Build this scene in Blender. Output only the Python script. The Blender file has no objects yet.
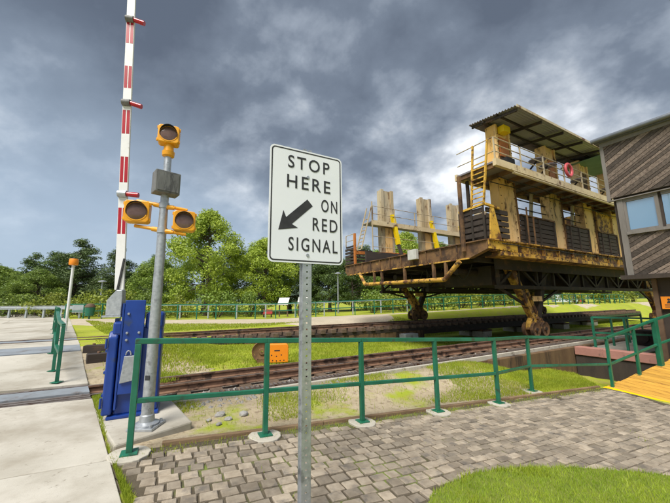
import bpy, bmesh, math, random
import numpy as np
from mathutils import Vector, Matrix, noise
R = math.radians
random.seed(7); RNG = np.random.default_rng(7)
S = bpy.context.scene
COL = S.collection

# ------------------------------------------------------------------ camera
CAMZ = 1.65
cd = bpy.data.cameras.new('camera'); cam = bpy.data.objects.new('camera', cd); COL.objects.link(cam)
cd.sensor_fit = 'HORIZONTAL'; cd.sensor_width = 36.0; cd.lens = 36.0 * 310.0 / 670.0
cd.clip_start = 0.05; cd.clip_end = 5000
_th, _ro = R(9.0), R(0.5)
_fw = Vector((0, math.cos(_th), math.sin(_th))); _r0 = Vector((1, 0, 0)); _u0 = _r0.cross(_fw)
_r = _r0 * math.cos(_ro) - _u0 * math.sin(_ro); _u = _u0 * math.cos(_ro) + _r0 * math.sin(_ro)
cam.matrix_world = Matrix(((_r.x, _u.x, -_fw.x, 0), (_r.y, _u.y, -_fw.y, 0), (_r.z, _u.z, -_fw.z, CAMZ), (0, 0, 0, 1)))
S.camera = cam

# ------------------------------------------------------------------ world, sun, exposure
SUN_EL, SUN_AZ = R(56), R(206)          # azimuth clockwise from +Y: high, behind the camera to the left
SKY_OFF = (32.44412, 13.50872, 7.63587)
w = bpy.data.worlds.new('World'); S.world = w; w.use_nodes = True
nt = w.node_tree; N = nt.nodes; LK = nt.links
for n in list(N): N.remove(n)
def wn(t, **k):
    n = N.new(t)
    for a, b in k.items(): setattr(n, a, b)
    return n
def wmath(op, a, b=None, c=None, clamp=False):
    n = N.new('ShaderNodeMath'); n.operation = op; n.use_clamp = clamp
    for i, x in enumerate((a, b, c)):
        if x is None: continue
        if hasattr(x, 'links'): LK.new(x, n.inputs[i])
        else: n.inputs[i].default_value = x
    return n.outputs[0]
tc = wn('ShaderNodeTexCoord'); sp = wn('ShaderNodeSeparateXYZ'); LK.new(tc.outputs['Generated'], sp.inputs[0])
zz = wmath('ADD', wmath('MAXIMUM', sp.outputs[2], 0.0), 0.55)
cmb = wn('ShaderNodeCombineXYZ')
LK.new(wmath('DIVIDE', sp.outputs[0], zz), cmb.inputs[0]); LK.new(wmath('DIVIDE', sp.outputs[1], zz), cmb.inputs[1])
mp = wn('ShaderNodeMapping'); LK.new(cmb.outputs[0], mp.inputs[0])
mp.inputs['Location'].default_value = SKY_OFF; mp.inputs['Rotation'].default_value = (0, 0, 0.971094); mp.inputs['Scale'].default_value = (1.15, 1.3, 1.0)
def wnoise(vec, scale, detail, rough, dist):
    n = wn('ShaderNodeTexNoise'); n.inputs['Scale'].default_value = scale; n.inputs['Detail'].default_value = detail
    n.inputs['Roughness'].default_value = rough; n.inputs['Distortion'].default_value = dist
    LK.new(vec, n.inputs['Vector']); return n.outputs['Fac']
n1 = wnoise(mp.outputs[0], 2.1, 6, 0.52, 0.12)
n2 = wnoise(mp.outputs[0], 6.0, 6, 0.55, 0.1)
n3 = wnoise(mp.outputs[0], 0.75, 2, 0.5, 0.0)
def ramp(fac, stops):
    r = wn('ShaderNodeValToRGB'); LK.new(fac, r.inputs[0]); e = r.color_ramp.elements
    while len(e) < len(stops): e.new(0.5)
    for el, (p, c) in zip(e, stops): el.position = p; el.color = (*c, 1)
    return r.outputs[0]
def wmix(f, a, b, t='MIX'):
    m = wn('ShaderNodeMix', data_type='RGBA', blend_type=t)
    for s_, x in ((m.inputs[0], f), (m.inputs[6], a), (m.inputs[7], b)):
        if hasattr(x, 'links'): LK.new(x, s_)
        else: s_.default_value = x if isinstance(x, float) else (*x, 1)
    return m.outputs[2]
cl = wmath('ADD', wmath('MULTIPLY', n1, 0.50), wmath('MULTIPLY', n2, 0.27)); cl = wmath('ADD', cl, wmath('MULTIPLY', n3, 0.27))
# the layer thins out lower down: lighter towards the horizon, all the way round
cl = wmath('ADD', cl, wmath('MULTIPLY', wmath('SUBTRACT', 0.42, sp.outputs[2]), 0.10))
cloud = ramp(cl, [(0.38, (0.52, 0.63, 0.82)), (0.475, (0.86, 1.03, 1.29)), (0.525, (1.5, 1.72, 2.03)), (0.572, (2.6, 2.8, 3.05)), (0.65, (5.4, 5.55, 5.7))])
# a broad clearer opening to the left: there the pale band reaches higher
side = wmath('ADD', wmath('MULTIPLY', sp.outputs[0], -0.86), wmath('MULTIPLY', sp.outputs[1], 0.51))
op = wn('ShaderNodeMapRange'); op.interpolation_type = 'SMOOTHSTEP'; LK.new(side, op.inputs[0])
for i, x in enumerate((0.45, 0.95, 0.28, 0.80)): op.inputs[i + 1].default_value = x
hz = wn('ShaderNodeMapRange'); hz.interpolation_type = 'SMOOTHSTEP'; LK.new(wmath('ADD', sp.outputs[2], wmath('MULTIPLY', wmath('SUBTRACT', n1, 0.5), 0.35)), hz.inputs[0]); LK.new(op.outputs[0], hz.inputs[2])
for i, x in ((1, 0.03), (3, 0.95), (4, 0.0)): hz.inputs[i].default_value = x
cloud = wmix(hz.outputs[0], cloud, (1.95, 2.45, 3.05))
sky = wn('ShaderNodeTexSky', sky_type='NISHITA', sun_disc=False); sky.sun_elevation = SUN_EL; sky.sun_rotation = SUN_AZ
sky.air_density = 1.0; sky.dust_density = 1.5
skyc = wmix(0.93, sky.outputs[0], cloud)
bg = wn('ShaderNodeBackground'); bg.inputs[1].default_value = 0.063; LK.new(skyc, bg.inputs[0])
wo = wn('ShaderNodeOutputWorld'); LK.new(bg.outputs[0], wo.inputs[0])

sd = bpy.data.lights.new('sun', 'SUN'); sun = bpy.data.objects.new('sun', sd); COL.objects.link(sun)
sd.energy = 1.5; sd.angle = R(28); sd.color = (1.0, 0.965, 0.90)
sdir = Vector((math.sin(SUN_AZ) * math.cos(SUN_EL), math.cos(SUN_AZ) * math.cos(SUN_EL), math.sin(SUN_EL)))
sun.rotation_euler = sdir.to_track_quat('Z', 'Y').to_euler(); sun.location = sdir * 50
vs = S.view_settings; vs.view_transform = 'Standard'; vs.look = 'None'; vs.exposure = 1.85; vs.gamma = 1; vs.use_curve_mapping = False

# ------------------------------------------------------------------ materials
MATS = {}
def mat(name, c1, c2=None, rough=0.6, metal=0.0, scale=4.0, bump=0.0, bscale=None, c3=None, t3=0.6, s3=2.0, w3=0.06, stretch=(1, 1, 1),
        rnd=0.0, transl=0.0, spec=0.5, bdist=0.02, coord='Object', c4=None, t4=0.62, s4=9.0, w4=0.05):
    """noise between c1 and c2, optional patches of c3 and c4 (wear, rust, moss), bump, per object brightness spread"""
    m = bpy.data.materials.new(name); m.use_nodes = True; t = m.node_tree; n = t.nodes; l = t.links
    b = n['Principled BSDF']; b.inputs['Roughness'].default_value = rough; b.inputs['Metallic'].default_value = metal
    b.inputs['Specular IOR Level'].default_value = spec
    tc = n.new('ShaderNodeTexCoord'); mp = n.new('ShaderNodeMapping'); l.new(tc.outputs[coord], mp.inputs[0]); mp.inputs['Scale'].default_value = stretch
    oi = n.new('ShaderNodeObjectInfo')
    ad = n.new('ShaderNodeVectorMath'); ad.operation = 'MULTIPLY_ADD'; l.new(oi.outputs['Random'], ad.inputs[0]); ad.inputs[1].default_value = (37, 17, 53); l.new(mp.outputs[0], ad.inputs[2])
    vec = ad.outputs[0]
    def nz(sc, d=6, r=0.6):
        q = n.new('ShaderNodeTexNoise'); q.inputs['Scale'].default_value = sc; q.inputs['Detail'].default_value = d; q.inputs['Roughness'].default_value = r
        l.new(vec, q.inputs['Vector']); return q.outputs['Fac']
    def mix(f, a, b_):
        q = n.new('ShaderNodeMix'); q.data_type = 'RGBA'; l.new(f, q.inputs[0])
        for s_, x in ((q.inputs[6], a), (q.inputs[7], b_)):
            if hasattr(x, 'links'): l.new(x, s_)
            else: s_.default_value = (*x, 1)
        return q.outputs[2]
    def sstep(f, a, w_):
        q = n.new('ShaderNodeMapRange'); q.interpolation_type = 'SMOOTHSTEP'; l.new(f, q.inputs[0]); q.inputs[1].default_value = a - w_; q.inputs[2].default_value = a + w_; return q.outputs[0]
    col = mix(sstep(nz(scale), 0.5, 0.22), c1, c2 or c1)
    if c3: col = mix(sstep(nz(s3, 8, 0.65), t3, w3), col, c3)
    if c4: col = mix(sstep(nz(s4, 8, 0.7), t4, w4), col, c4)
    if rnd:
        mr = n.new('ShaderNodeMapRange'); l.new(oi.outputs['Random'], mr.inputs[0]); mr.inputs[3].default_value = 1 - rnd; mr.inputs[4].default_value = 1 + rnd
        hs = n.new('ShaderNodeHueSaturation'); l.new(mr.outputs[0], hs.inputs['Value']); l.new(col, hs.inputs['Color']); col = hs.outputs[0]
    l.new(col, b.inputs['Base Color'])
    if bump:
        bp = n.new('ShaderNodeBump'); bp.inputs['Strength'].default_value = bump; bp.inputs['Distance'].default_value = bdist
        l.new(nz(bscale or scale * 6, 5, 0.6), bp.inputs['Height']); l.new(bp.outputs[0], b.inputs['Normal'])
    if transl:
        tr = n.new('ShaderNodeBsdfTranslucent'); l.new(col, tr.inputs[0]); ms = n.new('ShaderNodeMixShader'); ms.inputs[0].default_value = transl
        l.new(b.outputs[0], ms.inputs[1]); l.new(tr.outputs[0], ms.inputs[2]); l.new(ms.outputs[0], n['Material Output'].inputs['Surface'])
    MATS[name] = m; return m
RUST = (0.11, 0.042, 0.016); DRUST = (0.035, 0.018, 0.011)
mat('green_paint', (0.008, 0.105, 0.055), (0.016, 0.155, 0.09), 0.38, scale=3, c3=(0.03, 0.06, 0.04), t3=0.62, s3=7, w3=0.08, c4=(0.10, 0.055, 0.03), t4=0.70, s4=22, bump=0.15, bscale=40, bdist=0.004)
mat('galvanised', (0.36, 0.38, 0.40), (0.50, 0.52, 0.54), 0.42, metal=0.65, scale=22, c3=(0.26, 0.27, 0.28), t3=0.6, s3=9, bump=0.05, bscale=80, bdist=0.004)
mat('grey_weathered', (0.11, 0.11, 0.107), (0.19, 0.19, 0.183), 0.6, scale=10, stretch=(1, 1, 0.25), c3=(0.07, 0.07, 0.07), t3=0.58, s3=14)
mat('sign_white', (0.74, 0.76, 0.80), (0.70, 0.725, 0.77), 0.38, scale=3, bump=0.03, bscale=5, bdist=0.01, c3=(0.62, 0.63, 0.64), t3=0.72, s3=5)
mat('ink_black', (0.018, 0.018, 0.02), (0.03, 0.03, 0.032), 0.55, scale=20)
mat('arm_white', (0.74, 0.74, 0.73), (0.66, 0.66, 0.65), 0.4, scale=4, c3=(0.5, 0.49, 0.46), t3=0.66, s3=8)
mat('arm_red', (0.40, 0.006, 0.018), (0.33, 0.005, 0.014), 0.35, scale=6)
mat('lamp_red', (0.48, 0.012, 0.02), (0.36, 0.008, 0.015), 0.2, scale=20)
mat('blue_paint', (0.006, 0.034, 0.20), (0.010, 0.048, 0.27), 0.33, scale=3, c3=(0.03, 0.05, 0.12), t3=0.66, s3=5, bump=0.05, bscale=40, bdist=0.004)
mat('signal_yellow', (0.78, 0.36, 0.006), (0.68, 0.29, 0.006), 0.38, scale=8, c3=(0.42, 0.18, 0.01), t3=0.68, s3=9)
mat('lens_dark', (0.10, 0.055, 0.045), (0.16, 0.10, 0.085), 0.15, scale=8)
mat('black_rubber', (0.012, 0.012, 0.012), (0.02, 0.019, 0.018), 0.7, scale=10)
mat('concrete', (0.44, 0.41, 0.345), (0.53, 0.495, 0.425), 0.85, scale=1.2, bump=0.25, bscale=90, bdist=0.006, c3=(0.31, 0.275, 0.215), t3=0.53, s3=0.7, w3=0.13, rnd=0.08, c4=(0.27, 0.24, 0.19), t4=0.64, s4=16)
mat('pale_concrete', (0.40, 0.37, 0.31), (0.50, 0.46, 0.38), 0.85, scale=5, bump=0.3, bscale=60, bdist=0.008, c3=(0.22, 0.19, 0.15), t3=0.62, s3=4)
mat('pillar_concrete', (0.17, 0.145, 0.12), (0.26, 0.225, 0.185), 0.9, scale=3, stretch=(1, 1, 0.4), bump=0.4, bscale=30, c3=(0.07, 0.05, 0.035), t3=0.56, s3=2.5)
mat('pink_concrete', (0.42, 0.20, 0.16), (0.34, 0.16, 0.125), 0.85, scale=2.5, bump=0.25, bscale=40, c3=(0.20, 0.11, 0.09), t3=0.62, s3=4)
mat('paver', (0.235, 0.19, 0.138), (0.345, 0.29, 0.22), 0.85, scale=9, bump=0.5, bscale=110, bdist=0.010, rnd=0.34, c3=(0.15, 0.13, 0.108), t3=0.60, s3=7, w3=0.12)
mat('joint_sand', (0.07, 0.055, 0.036), (0.105, 0.083, 0.052), 0.95, scale=6, c3=(0.16, 0.21, 0.035), t3=0.60, s3=1.7, w3=0.1, bump=0.5, bscale=60)
mat('timber_edge', (0.17, 0.105, 0.055), (0.27, 0.18, 0.10), 0.85, scale=6, stretch=(0.3, 1, 1), bump=0.4, bscale=40)
mat('rail_steel', (0.15, 0.08, 0.05), (0.22, 0.125, 0.075), 0.7, scale=8, c3=DRUST, t3=0.56, s3=3, bump=0.3, bscale=60, bdist=0.006)
mat('rail_head', (0.34, 0.29, 0.26), (0.22, 0.17, 0.14), 0.45, metal=0.6, scale=12, c3=RUST, t3=0.6, s3=5)
mat('sleeper_timber', (0.10, 0.066, 0.043), (0.165, 0.112, 0.075), 0.9, scale=8, bump=0.5, bscale=40)
mat('old_timber', (0.17, 0.105, 0.05), (0.11, 0.062, 0.03), 0.9, scale=2.5, stretch=(1, 1, 0.25), bump=0.5, bscale=20, c3=(0.04, 0.025, 0.015), t3=0.57, s3=1.6)
mat('ballast', (0.22, 0.165, 0.115), (0.32, 0.25, 0.185), 0.95, scale=14, bump=0.9, bscale=30, bdist=0.04, c3=(0.075, 0.05, 0.036), t3=0.56, s3=2.2)
mat('cream_rust', (0.80, 0.56, 0.29), (0.75, 0.435, 0.125), 0.7, scale=0.7, stretch=(1.2, 1.2, 0.42), c3=RUST, t3=0.615, s3=2.4, w3=0.07, c4=DRUST, t4=0.62, s4=2.8, w4=0.07, bump=0.2, bscale=25)
mat('grey_rust', (0.50, 0.43, 0.31), (0.42, 0.32, 0.18), 0.7, scale=0.8, stretch=(1.2, 1.2, 0.40), c3=RUST, t3=0.60, s3=2.4, w3=0.08, c4=DRUST, t4=0.68, s4=8, bump=0.2, bscale=25)
mat('cream_beam', (0.66, 0.54, 0.34), (0.55, 0.42, 0.24), 0.7, scale=1.5, c3=RUST, t3=0.62, s3=2.0, w3=0.08, c4=DRUST, t4=0.66, s4=5, bump=0.2, bscale=25)
mat('yellow_rust', (0.70, 0.43, 0.06), (0.58, 0.33, 0.04), 0.65, scale=1.6, c3=RUST, t3=0.57, s3=2.6, w3=0.08, c4=DRUST, t4=0.62, s4=6, bump=0.25, bscale=20)
mat('yellow_worn', (0.64, 0.37, 0.06), (0.46, 0.25, 0.04), 0.7, scale=2.2, c3=RUST, t3=0.51, s3=2.4, w3=0.07, c4=DRUST, t4=0.56, s4=5, bump=0.3, bscale=20)
mat('rust_plate', (0.125, 0.062, 0.028), (0.21, 0.115, 0.045), 0.85, scale=2.4, c3=(0.05, 0.027, 0.016), t3=0.53, s3=1.8, w3=0.1, c4=(0.42, 0.25, 0.07), t4=0.66, s4=5, bump=0.4, bscale=25)
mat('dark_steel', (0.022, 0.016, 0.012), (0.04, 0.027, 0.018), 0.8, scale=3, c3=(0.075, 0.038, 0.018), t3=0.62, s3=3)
mat('fender_board', (0.03, 0.022, 0.018), (0.05, 0.036, 0.028), 0.85, scale=4, stretch=(0.2, 1, 1), bump=0.3, bscale=30, c3=(0.10, 0.06, 0.035), t3=0.64, s3=3)
mat('orange_paint', (0.50, 0.17, 0.03), (0.40, 0.12, 0.025), 0.55, scale=4, c3=RUST, t3=0.62, s3=5)
mat('pad_yellow', (0.82, 0.60, 0.0), (0.74, 0.50, 0.0), 0.5, scale=6)
mat('sheet_metal', (0.30, 0.275, 0.295), (0.23, 0.21, 0.225), 0.5, metal=0.3, scale=1.2, c3=(0.20, 0.11, 0.07), t3=0.63, s3=0.8, w3=0.1)
mat('green_sheet', (0.10, 0.20, 0.13), (0.13, 0.24, 0.16), 0.5, scale=2)
mat('ring_red', (0.62, 0.09, 0.10), (0.52, 0.07, 0.08), 0.5, scale=6)
mat('junction_white', (0.55, 0.54, 0.50), (0.46, 0.45, 0.41), 0.5, scale=6)
mat('weathered_board', (0.085, 0.062, 0.048), (0.175, 0.135, 0.108), 0.85, scale=3.0, stretch=(0.35, 6, 6), rnd=0.62, bump=0.35, bscale=26, bdist=0.006, c3=(0.065, 0.048, 0.038), t3=0.60, s3=2.5)
mat('cabin_trim', (0.15, 0.135, 0.12), (0.20, 0.18, 0.165), 0.7, scale=6, stretch=(1, 1, 0.2), bump=0.2, bscale=30)
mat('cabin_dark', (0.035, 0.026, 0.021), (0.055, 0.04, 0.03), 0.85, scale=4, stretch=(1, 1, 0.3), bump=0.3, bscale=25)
mat('gutter_metal', (0.20, 0.215, 0.235), (0.15, 0.16, 0.18), 0.4, metal=0.5, scale=4)
mat('sign_orange', (0.85, 0.27, 0.01), (0.80, 0.24, 0.01), 0.45, scale=5)
mat('deck_board', (0.62, 0.34, 0.055), (0.50, 0.255, 0.04), 0.6, scale=2.5, stretch=(6, 0.6, 6), rnd=0.16, bump=0.3, bscale=30, bdist=0.006, c3=(0.28, 0.12, 0.03), t3=0.62, s3=2.5)
mat('nosing_yellow', (0.86, 0.60, 0.0), (0.80, 0.52, 0.0), 0.5, scale=6, c3=(0.5, 0.33, 0.03), t3=0.68, s3=7)
mat('plate_steel', (0.33, 0.36, 0.39), (0.26, 0.275, 0.29), 0.5, metal=0.3, scale=3, c3=(0.16, 0.125, 0.10), t3=0.62, s3=2.5)
mat('stone', (0.23, 0.22, 0.205), (0.36, 0.345, 0.32), 0.9, scale=7, bump=0.5, bscale=40, rnd=0.2)
mat('bark', (0.06, 0.045, 0.033), (0.10, 0.078, 0.058), 0.9, scale=6, stretch=(1, 1, 0.25), bump=0.6, bscale=20, bdist=0.05)
mat('pole_wood', (0.20, 0.19, 0.17), (0.27, 0.255, 0.23), 0.85, scale=5)
mat('guard_steel', (0.42, 0.46, 0.47), (0.36, 0.39, 0.40), 0.45, metal=0.4, scale=3)
mat('panel_pale', (0.62, 0.61, 0.57), (0.55, 0.54, 0.50), 0.4, scale=4)
mat('brown_timber', (0.10, 0.06, 0.035), (0.14, 0.085, 0.05), 0.8, scale=5)
mat('red_paint', (0.45, 0.06, 0.05), (0.38, 0.05, 0.045), 0.5, scale=5)
mat('house_wall', (0.50, 0.55, 0.62), (0.44, 0.49, 0.56), 0.7, scale=2)
mat('house_roof', (0.33, 0.075, 0.055), (0.27, 0.06, 0.045), 0.8, scale=4)
# foliage: (name, darker green, lighter green)
mat('leaf_bright', (0.26, 0.36, 0.04), (0.46, 0.55, 0.065), 0.55, scale=0.9, transl=0.35, c3=(0.13, 0.2, 0.03), t3=0.60, s3=1.7, w3=0.12, rnd=0.08)
mat('leaf_mid', (0.15, 0.235, 0.036), (0.28, 0.37, 0.058), 0.55, scale=0.9, transl=0.32, c3=(0.08, 0.135, 0.028), t3=0.58, s3=1.7, w3=0.12, rnd=0.14)
mat('leaf_dark', (0.09, 0.15, 0.035), (0.17, 0.25, 0.057), 0.6, scale=0.9, transl=0.25, c3=(0.05, 0.085, 0.026), t3=0.57, s3=1.7, w3=0.12, rnd=0.14)
mat('needle', (0.085, 0.135, 0.045), (0.165, 0.225, 0.07), 0.6, scale=1.2, transl=0.15, c3=(0.045, 0.075, 0.03), t3=0.57, s3=2, w3=0.12, rnd=0.14)
mat('shrub_leaf', (0.22, 0.29, 0.038), (0.42, 0.45, 0.06), 0.55, scale=1.4, transl=0.35, c3=(0.11, 0.16, 0.03), t3=0.58, s3=2.6, w3=0.12, rnd=0.2)
mat('grass_blade', (0.29, 0.37, 0.028), (0.43, 0.48, 0.045), 0.6, scale=1.3, transl=0.4, c3=(0.5, 0.42, 0.12), t3=0.66, s3=1.1, w3=0.1, coord='Object')
mat('lawn_blade', (0.28, 0.4, 0.028), (0.44, 0.54, 0.048), 0.6, scale=2.2, transl=0.4, c3=(0.5, 0.46, 0.11), t3=0.68, s3=3.0, w3=0.1)
def glass_mat():
    m = bpy.data.materials.new('window_glass'); m.use_nodes = True; b = m.node_tree.nodes['Principled BSDF']
    b.inputs['Base Color'].default_value = (0.10, 0.22, 0.34, 1); b.inputs['Roughness'].default_value = 0.04; b.inputs['Specular IOR Level'].default_value = 1.0
    b.inputs['Coat Weight'].default_value = 1.0; b.inputs['Coat Roughness'].default_value = 0.02; b.inputs['IOR'].default_value = 2.2
    MATS['window_glass'] = m
glass_mat()
def ground_mat():
    m = bpy.data.materials.new('ground_cover'); m.use_nodes = True; t = m.node_tree; n = t.nodes; l = t.links; b = n['Principled BSDF']; b.inputs['Roughness'].default_value = 0.95
    b.inputs['Specular IOR Level'].default_value = 0.2
    tc = n.new('ShaderNodeTexCoord')
    def nz(sc, d=7, r=0.62):
        q = n.new('ShaderNodeTexNoise'); q.inputs['Scale'].default_value = sc; q.inputs['Detail'].default_value = d; q.inputs['Roughness'].default_value = r; l.new(tc.outputs['Object'], q.inputs['Vector']); return q.outputs['Fac']
    def ss(f, a, w_):
        q = n.new('ShaderNodeMapRange'); q.interpolation_type = 'SMOOTHSTEP'; l.new(f, q.inputs[0]); q.inputs[1].default_value = a - w_; q.inputs[2].default_value = a + w_; return q.outputs[0]
    def mix(f, a, b_):
        q = n.new('ShaderNodeMix'); q.data_type = 'RGBA'; l.new(f, q.inputs[0])
        for s_, x in ((q.inputs[6], a), (q.inputs[7], b_)):
            if hasattr(x, 'links'): l.new(x, s_)
            else: s_.default_value = (*x, 1)
        return q.outputs[2]
    def mth(op, a, b_):
        q = n.new('ShaderNodeMath'); q.operation = op
        for s_, x in ((q.inputs[0], a), (q.inputs[1], b_)):
            if hasattr(x, 'links'): l.new(x, s_)
            else: s_.default_value = x
        return q.outputs[0]
    at = n.new('ShaderNodeAttribute'); at.attribute_name = 'zone'; sep = n.new('ShaderNodeSeparateColor'); l.new(at.outputs['Color'], sep.inputs[0])
    grass = mix(ss(nz(0.5), 0.5, 0.2), (0.26, 0.32, 0.024), (0.36, 0.40, 0.036)); grass = mix(ss(nz(3.0), 0.58, 0.12), grass, (0.34, 0.30, 0.08))
    dirt = mix(ss(nz(1.6), 0.5, 0.2), (0.36, 0.29, 0.19), (0.47, 0.39, 0.27)); dirt = mix(ss(nz(11), 0.6, 0.1), dirt, (0.24, 0.185, 0.12))
    gravel = mix(ss(nz(0.8), 0.5, 0.2), (0.44, 0.37, 0.27), (0.53, 0.455, 0.34)); gravel = mix(ss(nz(24), 0.6, 0.1), gravel, (0.31, 0.255, 0.19))
    nb = mth('MULTIPLY', mth('SUBTRACT', nz(1.1), 0.5), 1.5)
    c = mix(ss(mth('ADD', sep.outputs[0], nb), 0.5, 0.12), grass, dirt); c = mix(ss(mth('ADD', sep.outputs[1], mth('MULTIPLY', nb, 0.4)), 0.5, 0.08), c, gravel)
    l.new(c, b.inputs['Base Color'])
    bp = n.new('ShaderNodeBump'); bp.inputs['Strength'].default_value = 0.6; bp.inputs['Distance'].default_value = 0.03; l.new(nz(28), bp.inputs['Height']); l.new(bp.outputs[0], b.inputs['Normal'])
    MATS['ground_cover'] = m
ground_mat()

# ------------------------------------------------------------------ mesh helpers
class MB:
    def __init__(s): s.v = []; s.f = []
    def add(s, vs_, fs):
        o = len(s.v); s.v += [tuple(p) for p in vs_]; s.f += [tuple(i + o for i in q) for q in fs]; return s
    def box(s, x0, x1, y0, y1, z0, z1):
        return s.add([(x0,y0,z0),(x1,y0,z0),(x1,y1,z0),(x0,y1,z0),(x0,y0,z1),(x1,y0,z1),(x1,y1,z1),(x0,y1,z1)],
                     [(0,3,2,1),(4,5,6,7),(0,1,5,4),(1,2,6,5),(2,3,7,6),(3,0,4,7)])
    def bar(s, p, q, w, h=None, up=(0, 0, 1), w2=None, h2=None):
        p, q = Vector(p), Vector(q); h = w if h is None else h; d = (q - p).normalized(); up = Vector(up)
        if abs(d.dot(up)) > 0.98: up = Vector((0, 1, 0))
        a = d.cross(up).normalized(); b = a.cross(d)
        w2 = w if w2 is None else w2; h2 = h if h2 is None else h2
        vs_ = [c + a * (sx * ww / 2) + b * (sy * hh / 2) for c, ww, hh in ((p, w, h), (q, w2, h2)) for sx, sy in ((-1,-1),(1,-1),(1,1),(-1,1))]
        return s.add(vs_, [(3,2,1,0),(4,5,6,7),(0,1,5,4),(1,2,6,5),(2,3,7,6),(3,0,4,7)])
    def tube(s, p, q, r, r2=None, n=12, cap=True):
        p, q = Vector(p), Vector(q); r2 = r if r2 is None else r2; d = (q - p).normalized()
        up = Vector((0, 0, 1)) if abs(d.z) < 0.9 else Vector((1, 0, 0)); a = d.cross(up).normalized(); b = d.cross(a)
        vs_ = [c + (a * math.cos(2*math.pi*i/n) + b * math.sin(2*math.pi*i/n)) * rr for c, rr in ((p, r), (q, r2)) for i in range(n)]
        fs = [(i, i + n, (i+1) % n + n, (i+1) % n) for i in range(n)]
        if cap: fs += [tuple(range(n)), tuple(range(2*n - 1, n - 1, -1))]
        return s.add(vs_, fs)
    def path(s, pts, r, n=8):
        for a, b in zip(pts[:-1], pts[1:]): s.tube(a, b, r, r, n)
        return s
    def prism(s, poly, axis, a0, a1):
        """poly in the two other axes (in xyz order), extruded along axis from a0 to a1"""
        def P(c, a):
            return {'x': (a, c[0], c[1]), 'y': (c[0], a, c[1]), 'z': (c[0], c[1], a)}[axis]
        n = len(poly); vs_ = [P(c, a0) for c in poly] + [P(c, a1) for c in poly]
        return s.add(vs_, [tuple(range(n - 1, -1, -1)), tuple(range(n, 2*n))] + [(i, (i+1) % n, (i+1) % n + n, i + n) for i in range(n)])
    def lathe(s, prof, c=(0, 0, 0), n=20, ax='z'):
        k = len(prof); vs_ = []
        for i in range(n):
            t = 2*math.pi*i/n
            for r, h in prof:
                p = (r*math.cos(t), r*math.sin(t), h)
                if ax == 'y': p = (p[0], p[2], p[1])
                if ax == 'x': p = (p[2], p[0], p[1])
                vs_.append((c[0]+p[0], c[1]+p[1], c[2]+p[2]))
        return s.add(vs_, [(i*k+j, ((i+1) % n)*k+j, ((i+1) % n)*k+j+1, i*k+j+1) for i in range(n) for j in range(k-1)])
    def mesh(s, name, material):
        me = bpy.data.meshes.new(name); me.from_pydata(s.v, [], s.f); me.validate()
        bm = bmesh.new(); bm.from_mesh(me); bmesh.ops.recalc_face_normals(bm, faces=bm.faces); bm.to_mesh(me); bm.free()
        me.materials.append(MATS[material]); return me
    def build(s, name, material, parent=None, bevel=0.0, smooth=False, seg=2):
        me = s.mesh(name, material)
        return link(name, me, parent, bevel, smooth, seg)
def link(name, me, parent=None, bevel=0.0, smooth=False, seg=2):
    o = bpy.data.objects.new(name, me); COL.objects.link(o); o.parent = parent
    if smooth:
        for p in me.polygons: p.use_smooth = True
        me.set_sharp_from_angle(angle=R(40))
    if bevel:
        m = o.modifiers.new('bevel', 'BEVEL'); m.width = bevel; m.segments = seg; m.limit_method = 'ANGLE'; m.angle_limit = R(35)
    return o
def tag(o, label, cat, group=None):
    o['label'] = label; o['category'] = cat
    if group: o['group'] = group
    return o
def root(name, loc, rz=0.0, label=None, cat=None, group=None):
    o = bpy.data.objects.new(name, None); COL.objects.link(o); o.location = loc; o.rotation_euler = (0, 0, rz); o.empty_display_size = 0.2
    if label: tag(o, label, cat, group)
    return o
def copy_tree(o, parent=None):
    c = o.copy(); COL.objects.link(c); c.parent = parent
    for ch in [x for x in o.children]: copy_tree(ch, c)
    return c
def kind(o, k): o['kind'] = k; return o
def text_part(name, body, size, loc, parent, material, sx=1.0, rot=(R(90), 0, 0), ext=0.0012, align='CENTER', bold=0.0):
    cu = bpy.data.curves.new(name, 'FONT'); cu.body = body; cu.size = size; cu.extrude = ext; cu.align_x = align; cu.align_y = 'CENTER'; cu.offset = bold; cu.space_character = 1.28; cu.resolution_u = 4
    t = bpy.data.objects.new(name, cu); COL.objects.link(t)
    dg = bpy.context.evaluated_depsgraph_get(); me = bpy.data.meshes.new_from_object(t.evaluated_get(dg)); bpy.data.objects.remove(t)
    me.materials.clear(); me.materials.append(MATS[material])
    o = bpy.data.objects.new(name, me); COL.objects.link(o); o.parent = parent; o.location = loc; o.rotation_euler = rot; o.scale = (sx, 1, 1)
    return o

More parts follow.
